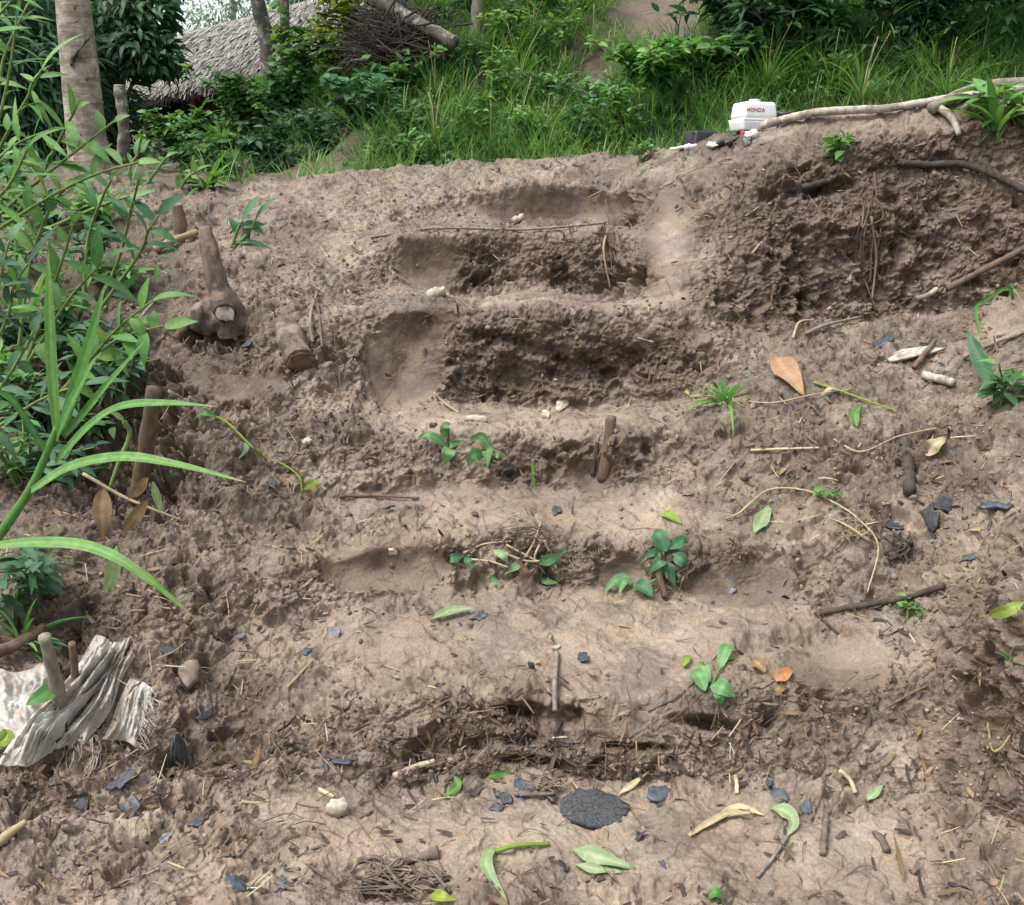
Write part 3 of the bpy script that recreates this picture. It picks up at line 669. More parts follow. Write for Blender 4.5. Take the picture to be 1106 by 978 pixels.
# ------------------------------------------------------------------ trees
def bark_material():
    m, nt, b = mat('pale_bark'); p = geo_pos(nt)
    mp = N(nt, 'ShaderNodeMapping'); mp.inputs['Scale'].default_value = (0.6, 0.6, 5); nt.links.new(p, mp.inputs[0])
    rings = noise(nt, 4.5, 4, 0.6, mp.outputs[0], 0.3); blot = noise(nt, 9, 5, 0.65, p); fine = noise(nt, 60, 4, 0.7, p)
    c = ramp(nt, blot.outputs[0], [(0.35, (0.15, 0.125, 0.095)), (0.5, (0.27, 0.23, 0.175)), (0.66, (0.42, 0.39, 0.33))]).outputs[0]
    c = mix(nt, 0.6, c, ramp(nt, rings.outputs[0], [(0.44, (0.5, 0.48, 0.45)), (0.5, (1, 1, 1))]).outputs[0], 'MULTIPLY')
    spots = ramp(nt, noise(nt, 28, 2, 0.5, p).outputs[0], [(0.66, (0, 0, 0)), (0.7, (1, 1, 1))]).outputs[0]
    c = mix(nt, spots, c, (0.06, 0.045, 0.035))
    nt.links.new(c, b.inputs['Base Color']); b.inputs['Roughness'].default_value = 0.85
    bump(nt, math_(nt, 'ADD', rings.outputs[0], math_(nt, 'MULTIPLY', fine.outputs[0], 0.4)), 0.7, 0.012, b)
    return m
W_BARK = bark_material()
def crown(mb, centers, rad, n, ln, wd, seed, prof='lance', flat=0.7, droop=0.35):
    r = np.random.default_rng(seed); c = np.asarray(centers, float)
    k = r.integers(0, len(c), n); v = r.normal(size=(n, 3)); v /= np.linalg.norm(v, axis=1)[:, None]
    B = c[k]+v*(rad*r.uniform(0.25, 1.0, n)**0.6)[:, None]*[1, 1, flat]
    D = v*[1, 1, 0.4]+r.normal(0, .45, (n, 3))-[0, 0, droop]; U = r.normal(0, .4, (n, 3))+[0, -0.3, 1]
    tn = np.clip(0.42+0.7*fbm(B, 1.6, 2, seed)+0.25*v[:, 2]+r.normal(0, .15, n), 0, 1)
    leaves(mb, B, D, U, ln*r.uniform(.6, 1.2, n), wd*r.uniform(.7, 1.2, n), prof, 3, r.uniform(0.1, .6, n), .2, tn)
def tree(name, label, base, path, r0, r1, wood, m, clumps, rad, n, ln, wd, seed, rough=0.12, sides=24, cat='tree', flat=.7):
    root = empty(name, tuple(base), label, cat); b = np.array(base); t = MB()
    P_ = [np.array(p)-b for p in path]; nn = max(24, int(np.linalg.norm(P_[-1]-P_[0])*14))
    tube(t, P_, r0, r1, nn, sides, rough, seed); tr_end = P_[-1]; spine = spline(P_, 40)
    C = [np.array(c)-b for c in clumps]
    for c in C:
        j = np.argmin(np.linalg.norm(spine-c+[0, 0, .6], axis=1)); s = spine[j]
        tube(t, [s, (s+c)/2+[0, 0, .12], c], max(.012, r1*.45), .006, 10, 6)
    t.build('trunk', wood, root)
    if n:
        f = MB(); crown(f, C, rad, n, ln, wd, seed, flat=flat); f.build('crown', m, root)
    return root
p0 = V3(96, 175, 7.4); p1 = V3(88, 90, 7.4); p2 = V3(79, 0, 7.4); p3 = V3(60, -190, 7.5); p4 = V3(48, -480, 7.8)
pt = tree('pale_tree', 'thick pale-barked tree trunk with a dark gash at the left edge of the clearing', (p0.x, p0.y, hz(p0.x, p0.y)-.1),
     [(p0.x, p0.y, hz(p0.x, p0.y)-.1), p0, p1, p2, p3, p4], 0.150, 0.09, W_BARK, LF_DARK,
     [p4+Vector(v) for v in ((0, 0, .8), (.9, .3, .6), (-.9, .2, .5), (.2, -.9, .6), (-.3, .9, 1.0), (.3, 0, 1.5))], .8, 1300, .18, .07, 5, 0.05, 32)
sc_ = MB(); q = []
pb = Vector(pt.location)
tube(sc_, [V3(x, y, 7.4-.142)-pb for x, y in ((76, 71), (80, 61), (88, 51), (95, 42), (99, 37))], .009, .006, 30, 8, .7, 3, prof=[1.6, 4.4, 1.2, 2.8, .6], flat=.45)
sc_.build('gash', W_DARK, pt)
# dark crown over the hut corner and dense bamboo foliage behind the pale trunk
def cl(*a): return [V3(*k) for k in a]
gz = lambda v: (v.x, v.y, hz(v.x, v.y)-.1)
f0 = V3(128, 120, 10.5)
tree('broadleaf_tree', 'dark-leaved tree hanging over the left corner of the thatched roof', gz(f0), [gz(f0), V3(122, 60, 10.5), V3(128, -60, 10.6), V3(140, -200, 10.8)], .11, .06, W_LOG, LF_DARK,
     cl((128, 20, 10.4), (150, 48, 10.2), (118, 60, 10.6), (160, 12, 10.3), (135, -30, 10.6), (112, -10, 10.8), (165, 62, 10.2), (100, 30, 10.9), (120, -80, 10.7), (168, -25, 10.4)), .30, 3400, .15, .06, 6)
f0 = V3(20, 130, 9.6)
tree('bamboo_thicket', 'dark drooping bamboo foliage behind the pale trunk at the left edge', gz(f0), [gz(f0), V3(18, 60, 9.6), V3(10, -80, 9.4)], .05, .03, W_STEM, LF_DARK,
     cl((15, 60, 9.4), (45, 85, 9.5), (5, 100, 9.3), (52, 120, 9.6), (30, 140, 9.5), (-20, 60, 9.2), (40, 40, 9.8), (10, 20, 9.8), (-10, 150, 9.3), (55, 160, 9.4), (-40, 20, 9.2), (30, -20, 9.8), (60, 60, 10), (70, 100, 10), (110, 110, 10.4), (112, 140, 10.4)), .42, 5200, .24, .035, 7, flat=.8, cat='bamboo')
f0 = V3(60, 60, 17)
tree('forest_tree', 'deep green forest tree behind the bamboo at the far left', gz(f0), [gz(f0), V3(60, -60, 17)], .15, .1, W_LOG, LF_DARK,
     cl((0, 30, 17), (40, -20, 17), (70, 20, 17.5), (20, -60, 17), (100, -10, 17), (60, 70, 17), (110, 60, 17), (-40, 0, 17), (-60, 60, 17), (0, 90, 17), (130, 95, 17)), .9, 3600, .28, .12, 8, flat=.9)
LF_HAZY = leaf_material('pale_far_leaf', [(0.0, (0.10, 0.16, 0.12)), (0.6, (0.16, 0.24, 0.17)), (1.0, (0.24, 0.33, 0.24))], 0.4)
W_PALE = wood_material('pale_far_bark', (0.22, 0.23, 0.22), (0.40, 0.41, 0.39), 12)
f0 = V3(190, 70, 26)
tree('slender_tree', 'slender pale tree with thin bare branches against the sky gap', gz(f0), [gz(f0), V3(188, 40, 26), V3(180, -30, 26)], .10, .05, W_PALE, LF_HAZY,
     cl((205, 8, 26), (165, 10, 26), (215, -15, 26), (160, -20, 26), (172, 25, 26)), .35, 160, .16, .07, 9)
f0 = V3(250, 60, 24)
tree('feathery_tree', 'light feathery tree rising behind the thatched roof', gz(f0), [gz(f0), V3(252, 20, 24), V3(245, -40, 24)], .09, .04, W_PALE, LF_HAZY,
     cl((240, 14, 24), (265, 16, 24), (225, 22, 24), (285, 10, 24), (250, -10, 24), (300, -5, 24), (215, 30, 24)), .5, 900, .16, .05, 10)
f0 = V3(345, 40, 20)
tree('forest_tree', 'dark green forest tree rising behind the upper end of the thatch', gz(f0), [gz(f0), V3(345, -20, 20)], .12, .08, W_LOG, LF_MID,
     cl((330, 8, 20), (360, -5, 20), (390, 5, 20), (345, -30, 20), (400, -30, 20), (430, 0, 19), (450, -20, 19)), .7, 2600, .22, .1, 11)
# thin trunks and posts
def bare(name, label, pts, r0, r1, m, cat, seed, rough=.15):
    p = [V3(*k) for k in pts]; root = empty(name, tuple(p[0]), label, cat); mb = MB()
    tube(mb, [np.array(q-p[0]) for q in p], r0, r1, 40, 14, rough, seed); return root, mb
r_, mb = bare('thin_trunk', 'thin leaning trunk in front of the thatch, the left one of a pair', [(292, 110, 9.6), (288, 45, 9.6), (278, 0, 9.5), (262, -90, 9.4), (250, -220, 9.2)], .075, .05, W_LOG, 'tree trunk', 1); mb.build('trunk', W_LOG, r_)
f_ = MB(); crown(f_, [np.array(V3(255, -190, 9.3)-Vector(r_.location)), np.array(V3(235, -240, 9.3)-Vector(r_.location)), np.array(V3(275, -260, 9.3)-Vector(r_.location))], .6, 500, .16, .07, 21); f_.build('crown', LF_MID, r_)
r_, mb = bare('thin_trunk', 'straight thin dark trunk in front of the thatch, the right one of a pair', [(309, 115, 9.3), (308, 50, 9.3), (307, 0, 9.3), (305, -140, 9.3), (300, -230, 9.3)], .045, .035, W_DARK, 'tree trunk', 2); mb.build('trunk', W_LOG, r_)
f_ = MB(); crown(f_, [np.array(V3(300, -210, 9.3)-Vector(r_.location)), np.array(V3(330, -240, 9.3)-Vector(r_.location))], .5, 400, .16, .07, 22); f_.build('crown', LF_MID, r_)
mb = MB(); p = [V3(x, y, d) for x, y, d in ((388, -14, 8.6), (420, 6, 8.45), (455, 27, 8.3), (492, 46, 8.15))]
tube(mb, p, .058, .045, 60, 16, .18, 31); tag(mb.build('fallen_log', W_LOG), 'mottled fallen log lying slantwise on the bank beside the brush heap', 'log')
mb = MB(); p = [V3(x, y, d) for x, y, d in ((513, 48, 8.7), (516, 0, 8.7), (518, -60, 8.7), (520, -140, 8.75))]
tube(mb, p, .048, .042, 40, 12, .2, 32); tag(mb.build('wooden_post', W_GREY), 'grey weathered post standing on the bank beside the fallen log', 'post')
mb = MB(); p = [V3(x, y, 8.6) for x, y in ((134, 175), (133, 130), (128, 92))]
tube(mb, p, .05, .045, 40, 14, .35, 33); tag(mb.build('wooden_post', W_LOG), 'short brown post between the pale trunk and the hut opening', 'post')

# heap of dead brush: nobody could count its sticks
mb = MB(); r = np.random.default_rng(5)
for k in range(1000):
    X, Y = r.normal(425, 20), 66-abs(r.normal(0, 22)); d = r.uniform(8.2, 9.4); c = np.array(unproj(X, Y, d)); v = r.normal(0, 1, 3)*[1, .5, .55]; v /= np.linalg.norm(v); l = r.uniform(.10, .3)
    tube(mb, [c-v*l, c+r.normal(0, .04, 3), c+v*l], r.uniform(.004, .011), .002, 6, 4, tone=r.random())
tag(mb.build('brush_heap', W_DARK), 'dark heap of dead sticks and fronds under the fallen log', 'brush heap', kind='stuff')

# ------------------------------------------------------------------ thatched hut
def thatch_material():
    m, nt, b = mat('thatch'); p = geo_pos(nt)
    t = attr(nt, 'tone')
    c = ramp(nt, math_(nt, 'ADD', math_(nt, 'MULTIPLY', t, .7), math_(nt, 'MULTIPLY', noise(nt, 6, 5, .7, p).outputs[0], .4)), [(0.1, (0.10, 0.095, 0.088)), (0.5, (0.225, 0.213, 0.196)), (0.95, (0.38, 0.365, 0.34))]).outputs[0]
    nt.links.new(c, b.inputs['Base Color']); b.inputs['Roughness'].default_value = 0.9; b.inputs['Specular IOR Level'].default_value = .15
    return m
M_THATCH = thatch_material()
E0, E1 = V3(134, 98, 14.0), V3(440, 40, 9.2)          # eave, left and right
K0, K1 = V3(176, 44, 16.0), V3(440, -26, 10.9)         # ridge
hut = empty('thatched_hut', (E0.x+1, E0.y+.8, hz(E0.x+1, E0.y+.8)), 'open hut with a grey palm-thatch roof beyond the left shrubs', 'hut'); ho = Vector(hut.location)
e0, e1, k0, k1 = (np.array(v-ho) for v in (E0, E1, K0, K1))
th = MB(); r = np.random.default_rng(8)
n = 60; a = np.linspace(0, 1, n)[:, None]; s = np.linspace(0, 1, 16)
Rw = []
for q in s:
    ln_ = (e0*(1-a)+e1*a)*(1-q)+(k0*(1-a)+k1*a)*q; ln_ = ln_+np.array([0, 0, 1])*(0.05*q*(1-q)+.05*fbm(ln_*1.0, 1.3, 3, 66)[:, None]); Rw.append(ln_)
top = np.stack(Rw); bot = top-np.array([0, 0, .22]); grid = np.concatenate([bot[::-1], top, ])
back0 = 2*top[-1]-top[3]; back0 = top[-1]+(top[-1]-top[5])*[1, 1, -1.0]; grid = np.concatenate([grid, back0[None]])
I = np.arange(grid.shape[0]*n).reshape(-1, n); th.add(grid.reshape(-1, 3), np.stack([I[:-1, :-1], I[:-1, 1:], I[1:, 1:], I[1:, :-1]], -1).reshape(-1, 4), .35)
m_ = 52000; aa = r.random(m_)[:, None]; qq = r.random(m_)[:, None]**1.1; B = (e0*(1-aa)+e1*aa)*(1-qq)+(k0*(1-aa)+k1*aa)*qq+np.array([0, 0, 1])*(.05*qq*(1-qq)+.02)
dn = (e0-k0)/np.linalg.norm(e0-k0)*(1-aa)+(e1-k1)/np.linalg.norm(e1-k1)*aa
D = dn+r.normal(0, .10, (m_, 3))+[0, 0, .03]; leaves(th, B, D, np.tile([0, -.5, .9], (m_, 1))+r.normal(0, .3, (m_, 3)), r.uniform(.2, .5, m_), r.uniform(.010, .024, m_), 'strap', 2, .08, .1)
m_ = 5200; aa = r.random(m_)[:, None]; B = e0*(1-aa)+e1*aa+r.normal(0, .03, (m_, 3)); D = np.array([0, -.35, -1])+r.normal(0, .3, (m_, 3))
leaves(th, B, D, np.tile([0, -1, .3], (m_, 1)), r.uniform(.08, .24, m_), r.uniform(.008, .018, m_), 'strap', 2, .1, .1, r.random(m_)*.5)
th.build('roof', M_THATCH, hut)
wl = MB(); 
for w0, w1 in ((e0*.9+k0*.1, k0), (k0, k1)):
    pts = [w0-[0, 0, .25], w1-[0, 0, .25]]; z0 = -0.3
    V = [pts[0], pts[1], [*pts[1][:2], z0], [*pts[0][:2], z0]]; off = np.array([.02, .06, 0])
    V = np.array(V+[v+off for v in np.array(V)]); wl.add(V, np.array([[0, 1, 2, 3], [7, 6, 5, 4], [0, 4, 5, 1], [1, 5, 6, 2], [2, 6, 7, 3], [3, 7, 4, 0]]))
wl.build('wall', W_DARK, hut, False)
for f in (.06, .3, .55, .8):
    ps = MB(); q = e0*(1-f)+e1*f+(k0-e0)*.15; tube(ps, [[q[0], q[1], -.3], q-[0, 0, .15]], .05, .045, 10, 8, .1); ps.build('post', W_BROWN, hut)
M_BLUE, nt_, b_ = mat('blue_plastic'); b_.inputs['Base Color'].default_value = (.05, .28, .62, 1); b_.inputs['Roughness'].default_value = .5
bp = MB(); c = V3(240, 31, 14.35); r = np.random.default_rng(3)
u = np.linspace(-1, 1, 9); V = np.array([[c.x+.12*i*(1+.2*math.sin(3*j)), c.y+.06*j, c.z+.05*j+.02*math.sin(5*i+2*j)+.035*i] for j in u for i in u]); I = np.arange(81).reshape(9, 9)
bp.add(V, np.stack([I[:-1, :-1], I[:-1, 1:], I[1:, 1:], I[1:, :-1]], -1).reshape(-1, 4)); o = bp.build('plastic_scrap', M_BLUE); o.modifiers.new('thick', 'SOLIDIFY').thickness = .006
tag(o, 'small blue plastic scrap lying on the thatched roof', 'plastic scrap')

# ------------------------------------------------------------------ helpers for things lying on the mud
def gp(X, Y, lift=0.0):
    p, n = at(X, Y); return p+n*lift
def mpp(X, Y): return float((at(X, Y)[0]-cam.location).length)/F
def local(pts, o): return [np.array(Vector(p)-o) for p in pts]
def solo(mb, name, m, label, cat, org, group=None, smooth=True):
    """one-mesh thing whose vertices were built in world space; its origin goes to org"""
    mb.V = [v-np.array(org) for v in mb.V]
    o = mb.build(name, m, None, smooth); o.location = org; return tag(o, label, cat, group)
def stick(px, r0, r1, m, label, name='stick', cat='stick', group=None, lift=None, rough=.2, sides=8, seed=0, n=None, lifts=None, knots=0, prof=None):
    s = mpp(*px[0]); r0 *= s; r1 *= s
    lf = lifts or [0]*len(px)
    pts = [gp(X, Y, (r0*.45 if lift is None else lift)+l*s*.7) for (X, Y), l in zip(px, lf)]
    mb = MB(); tube(mb, [np.array(p) for p in pts], r0, r1, n or max(14, 8*len(px)), sides, rough, seed+len(px), tone=random.random(), prof=prof)
    return solo(mb, name, m, label, cat, pts[0], group)
def gleaf(px, w, m, label, name='leaf', cat='leaf', group=None, prof='lance', lifts=None, fold=.25, twist=0., tone=.5, wave=.06, seed=1, stem=None):
    s = mpp(*px[0]); n_ = at(*px[len(px)//2])[1]
    lifts = lifts or ([3]+[6]*(len(px)-2)+[2])
    pts = [gp(X, Y, l*s) for (X, Y), l in zip(px, lifts)]
    root = pts[0]; mb = MB()
    nv = (Vector(n_)*.6+(cam.location-root).normalized()*.4)
    ribbon(mb, [np.array(p) for p in pts], w*s*1.05, prof, 16, nv, fold, twist, tone, wave, seed)
    return solo(mb, name, m, label, cat, root, group)
def flake(mb, c, n, rad, thick, ang, asp=1.0, jag=.25, tilt=.25, seed=0, seg=13):
    r = np.random.default_rng(seed); n = np.array(n)+r.normal(0, tilt, 3); n /= np.linalg.norm(n)
    a = np.cross(n, [0, 0, 1.]) if abs(n[2]) < .95 else np.cross(n, [0, 1., 0]); a /= np.linalg.norm(a); b = np.cross(n, a)
    a, b = a*math.cos(ang)+b*math.sin(ang), -a*math.sin(ang)+b*math.cos(ang)
    t = np.arange(seg)/seg*2*math.pi; rr = rad*(1+r.normal(0, jag, seg)).clip(.45, 1.6)
    c = np.array(c); V = []
    for f, h in ((0.96, -.5), (1.0, .35), (.88, .5), (.45, .55)):
        V.append(c+(a[None]*np.cos(t)[:, None]+b[None]*(np.sin(t)*asp)[:, None])*(rr*f)[:, None]+n[None]*(thick*(h+r.normal(0, .13, seg)))[:, None])
    V = np.concatenate(V+[c[None]+n*thick*.5, c[None]-n*thick*.5]); I = np.arange(4*seg).reshape(4, seg); J = np.roll(I, -1, 1)
    q = np.stack([I[:-1], J[:-1], J[1:], I[1:]], -1).reshape(-1, 4)
    tr = np.concatenate([np.stack([I[3], J[3], np.full(seg, 4*seg)], -1), np.stack([J[0], I[0], np.full(seg, 4*seg+1)], -1)])
    mb.add(V, [q, tr], r.random())
def chip(X, Y, rad, m, label, name='charcoal_flake', cat='charcoal', asp=.6, ang=0., thick=.22, tilt=.25, jag=.22, seed=None, group=None, lift=.25, smooth=False, seg=13):
    s = mpp(X, Y); p, n = at(X, Y); mb = MB()
    flake(mb, p+n*(rad*s*thick*lift+.002), n, rad*s, rad*s*thick, ang, asp, jag, tilt, int(X*7+Y) if seed is None else seed, seg)
    return solo(mb, name, m, label, cat, p, group, smooth)

def simple_mat(name, a, b, scale=60, rough=.6, spec=.4, bumpd=.003, detail=4):
    m, nt, bs = mat(name); n = noise(nt, scale, detail, .65, geo_pos(nt))
    nt.links.new(ramp(nt, n.outputs[0], [(.35, a), (.68, b)]).outputs[0], bs.inputs['Base Color']); bs.inputs['Roughness'].default_value = rough
    bs.inputs['Specular IOR Level'].default_value = spec; bump(nt, n.outputs[0], .6, bumpd, bs); return m
M_CHAR = simple_mat('charcoal', (.016, .017, .019), (.055, .058, .064), 90, .5, .6)
M_SLAB = simple_mat('charred_crust', (.014, .015, .016), (.10, .105, .105), 150, .7, .4, .010, 6)
M_CHARB = simple_mat('bluish_char', (.030, .038, .048), (.085, .10, .12), 70, .45, .6)
M_STONE = simple_mat('cream_stone', (.27, .235, .175), (.47, .43, .34), 60, .9, .2)
M_CHIPW = simple_mat('pale_wood_chip', (.36, .29, .18), (.58, .50, .35), 60, .8, .2)
M_WHITE = simple_mat('white_paint', (.66, .68, .68), (.78, .80, .80), 12, .38, .5, .0005)
M_BLACK = simple_mat('black_plastic', (.012, .012, .013), (.03, .03, .032), 30, .4, .5, .001)
M_RED = simple_mat('red_paint', (.30, .035, .02), (.45, .06, .035), 40, .5, .4, .001)
M_RAG = simple_mat('dirty_white', (.40, .38, .35), (.68, .67, .64), 50, .85, .2)
M_CLOD = simple_mat('clod', (.15, .105, .075), (.33, .245, .18), 60, .95, .2, .004)

# ------------------------------------------------------------------ the engine and the poles at the crest
EP = V3(814, 126, 5.75); mt = 5.75/F*.84
eng = empty('engine', (EP.x, EP.y, EP.z-30*mt), 'small petrol engine with a white fuel tank standing behind the crest', 'engine')
def rbox(mb, c, sz, bev=.2, rot=0., taper=0., seg=3):
    bm = bmesh.new(); bmesh.ops.create_cube(bm, size=1)
    for v in bm.verts:
        k = 1-taper*(v.co.z+.5); v.co.x *= sz[0]*k; v.co.y *= sz[1]*k; v.co.z *= sz[2]
    bmesh.ops.bevel(bm, geom=list(bm.edges), offset=min(sz)*bev, segments=seg, profile=.6, affect='EDGES')
    bm.verts.index_update(); V = np.array([v.co for v in bm.verts]); cr, sr = math.cos(rot), math.sin(rot)
    V = V@np.array([[cr, sr, 0], [-sr, cr, 0], [0, 0, 1]])+np.array(c)
    by = {}
    for f in bm.faces: by.setdefault(len(f.verts), []).append([v.index for v in f.verts])
    bm.free(); mb.add(V, [np.array(v) for v in by.values()])
zo = 30*mt; er = R(18)
mb = MB(); rbox(mb, (0, 0, zo+6*mt), (47*mt, 36*mt, 20*mt), .24, er, .10); tk = mb.build('fuel_tank', M_WHITE, eng)
mb = MB(); rbox(mb, (0, 0, zo-5*mt), (48*mt, 38*mt, 2.4*mt), .45, er); mb.build('seam', M_WHITE, tk)
mb = MB(); rbox(mb, (0, 0, zo-11.5*mt), (44*mt, 34*mt, 12*mt), .22, er, -.12); mb.build('tank_underside', M_WHITE, tk)
mb = MB(); tube(mb, [(1*mt, 4*mt, zo+15*mt), (1*mt, 4*mt, zo+20*mt)], 7*mt, 6.4*mt, 6, 20, prof=[.9, 1.05, 1]); mb.build('fuel_cap', simple_mat('grey_cap', (.40, .43, .45), (.5, .53, .55), 20, .5), tk)
mb = MB(); rbox(mb, (2*mt, 3*mt, zo-32*mt), (34*mt, 30*mt, 30*mt), .1, er)
for k in range(5): rbox(mb, (2*mt, 3*mt, zo-22*mt-k*5*mt), (40*mt, 36*mt, 1.8*mt), .2, er)
mb.build('engine_block', M_BLACK, eng)
mb = MB(); rbox(mb, (-12*mt, -19*mt, zo-24*mt), (14*mt, 8*mt, 12*mt), .25, er); mb.build('shroud', M_RED, eng)
mb = MB(); tube(mb, [(40*mt, 10*mt, zo-16*mt), (40*mt, 10*mt, zo+2*mt), (40*mt, 10*mt, zo+6*mt)], 13*mt, 11*mt, 10, 24, prof=[1, 1, 1.04, .9]); af = mb.build('air_filter', M_BLACK, eng)
mb = MB(); tube(mb, [(40*mt, 10*mt, zo+5*mt), (40*mt, 10*mt, zo+8.5*mt)], 5*mt, 4*mt, 5, 12); mb.build('knob', M_BLACK, af)
tc = bpy.data.curves.new('lettering', 'FONT'); tc.body = 'HONDA'; tc.size = 6.4*mt; tc.extrude = .0006; tc.align_x = 'CENTER'; tc.align_y = 'CENTER'; tc.space_character = 1.1; tc.offset = .0004
to = bpy.data.objects.new('lettering_curve', tc); COL.objects.link(to)
dg = bpy.context.evaluated_depsgraph_get(); me = bpy.data.meshes.new_from_object(to.evaluated_get(dg)); bpy.data.objects.remove(to)
me.materials.clear(); me.materials.append(M_RED); lo = bpy.data.objects.new('lettering', me); COL.objects.link(lo); lo.parent = tk
# on the front face, which leans back with the taper
fy = -18*mt*(1-.10*.5)-.0014; lx = -8*mt
lo.location = (lx*math.cos(er)-fy*math.sin(er), lx*math.sin(er)+fy*math.cos(er), zo+6*mt); lo.rotation_euler = (R(90)-math.atan(36*.10/2/20), 0, er)
# black cover, scraps and stones to the left of it
BP = V3(757, 150, 5.95); m2 = 5.95/F
bc = empty('plastic_cover', tuple(BP), 'black ribbed plastic cover lying on its side left of the engine', 'plastic cover')
mb = MB(); rbox(mb, (0, 0, 0), (34*m2, 26*m2, 15*m2), .25, R(25), .2); bc_o = mb.build('cover', M_BLACK, bc)
mb = MB()
for k in range(5): rbox(mb, (-10*m2+k*5.2*m2, -13.2*m2+k*2.4*m2, 1*m2), (2.4*m2, 4*m2, 10*m2), .25, R(25))
mb.build('rib', M_BLACK, bc)
chip(733, 156, 11, M_WHITE, 'white plastic scrap at the crest left of the black cover', 'plastic_scrap', 'plastic scrap', .6, .6, .25, .3, .15, smooth=True)
chip(746, 160, 6, M_RAG, 'whitish stone below the black cover at the crest', 'stone', 'stone', .7, .3, .8, .2, .12, smooth=True)
chip(770, 158, 6, M_RAG, 'pale crumpled scrap between the black cover and the engine', 'paper_scrap', 'scrap', .5, .1, .6, .3, .2, smooth=True)
chip(812, 148, 8, M_RAG, 'pale stone under the white fuel tank', 'stone', 'stone', .6, .2, .8, .2, .12, smooth=True)
for k, (X, Y) in enumerate(((778, 156), (792, 152), (806, 154))): chip(X, Y, 7, M_CHAR, 'black oily clod at the foot of the engine', 'oily_clod', 'clod', .7, k, .7, .3, .3, group='black oily clods at the foot of the engine')
stick([(820, 137), (880, 131), (960, 124), (1040, 110), (1112, 88)], 4.2, 3.2, W_WHITE, 'long bleached pole lying along the crest right of the engine', 'wooden_pole', 'pole', lifts=[5, 10, 7, 6, 6], rough=.12, sides=14, n=80)
stick([(1004, 122), (1060, 98), (1130, 70)], 5.5, 5.5, W_GREY, 'thick grey pole slanting up behind the bleached pole', 'wooden_pole', 'pole', lifts=[4, 10, 14], rough=.12, sides=14, n=50)
stick([(1008, 118), (1026, 130), (1036, 146)], 4, 2.6, W_WHITE, 'short bleached branch forking down from the pole', 'branch', 'branch', lifts=[5, 5, 3])
stick([(972, 177), (1005, 182), (1040, 186), (1070, 194), (1112, 209)], 3.4, 3.4, W_DARK, 'dark curved root poking out of the bank at the right edge', 'root', 'root', lifts=[1, 8, 12, 10, 4], n=60)
stick([(840, 208), (868, 201), (902, 197)], 4, 3, W_DARK, 'dark root end half buried in the bank below the bleached pole', 'root', 'root', lifts=[1, 3, 2])
stick([(1022, 311), (1060, 292), (1112, 264)], 3.4, 3, W_BROWN, 'straight brown stick slanting up the bank at the right edge', lifts=[4, 6, 6])
stick([(1040, 388), (1072, 375), (1110, 360)], 2.6, 2.2, W_GREY, 'thin grey stick above the green plant at the right edge', lifts=[3, 4, 4])

W_MUD = wood_material('muddy_wood', (.055, .043, .034), (.17, .14, .11), 35, (1, 1, .35), lichen=(.24, .185, .14), bumpd=.006)
# ------------------------------------------------------------------ stump, log stub, stakes on the left
SP = gp(238, 345); s_ = mpp(238, 345); so = Vector(SP)
st = empty('tree_stump', tuple(SP), 'muddy stump with one slant-cut upright stem at the left of the steps', 'stump')
vd = np.array((cam.location-so).normalized())
def px3(X, Y, f):  # point at pixel X, Y at the stump's distance, f metres nearer
    d = so.y-f; return np.array(unproj(X, Y, d))-np.array(so)
mb = MB(); tube(mb, [px3(252, 356, -.02), px3(246, 335, .02), px3(236, 312, .03), px3(229, 285, .02), px3(224, 262, 0), px3(221, 246, -.01)], 15*s_, 7.5*s_, 70, 28, .26, 2, prof=[1.35, 1.05, .95, .95, 1, 1.0])
V = mb.V[0]; tipz = V[:, 2].max(); cut = tipz-.015-(V[:, 0]-px3(221, 246, 0)[0])*0.6
k = V[:, 2] > px3(0, 285, 0)[2]
ax = px3(222, 250, 0); nrm = np.array([.25, -.86, .45]); dd = (V-ax)@nrm-4.5*s_; V[(dd > 0) & k] -= (dd[:, None]*nrm)[(dd > 0) & k]
sp1 = mb.build('stem', W_MUD, st)
mb = MB(); tube(mb, [px3(196, 352, -.03), px3(212, 348, -.01), px3(235, 346, .0), px3(258, 348, -.01), px3(278, 350, -.04)], 15*s_, 10*s_, 70, 30, .8, 4, prof=[.5, 1, 1.1, 1, .6]); mb.build('knot', W_MUD, st)
mb = MB(); tube(mb, [px3(240, 326, .02), px3(242, 335, .06), px3(243, 339, .085)], 11*s_, 10*s_, 24, 24, .3, 5); sb_ = mb.build('stub', W_DARK, st)
mb = MB(); c = px3(243, 339, .108); flake(mb, c, vd*.9+np.array([0, 0, .35]), 9.5*s_, .008, .2, .9, .08, .05, 3, 18); mb.build('cut_face', W_GREY, sb_, False)
mb = MB(); tube(mb, [px3(205, 350, 0), px3(195, 360, .03), px3(188, 378, .02)], 6*s_, 3*s_, 14, 10, .3, 8); mb.build('root', W_BROWN, st)
p0 = gp(308, 352, .0); p1 = gp(318, 374, .012); p2 = gp(328, 394, .035)
lb = empty('log_stub', tuple(p0), 'short dark log stub sticking out of the mud right of the stump', 'log'); s2 = mpp(318, 372)
mb = MB(); tube(mb, local([p0, p1, p2], p0), 14*s2, 15*s2, 40, 24, .22, 11); mb.build('log', W_MUD, lb)
mb = MB(); dv = (p2-p1).normalized(); flake(mb, np.array(p2-p0+dv*.006), np.array(dv), 13.5*s2, .012, 0, 1, .14, .05, 5, 20); mb.build('cut_face', W_BROWN, lb)
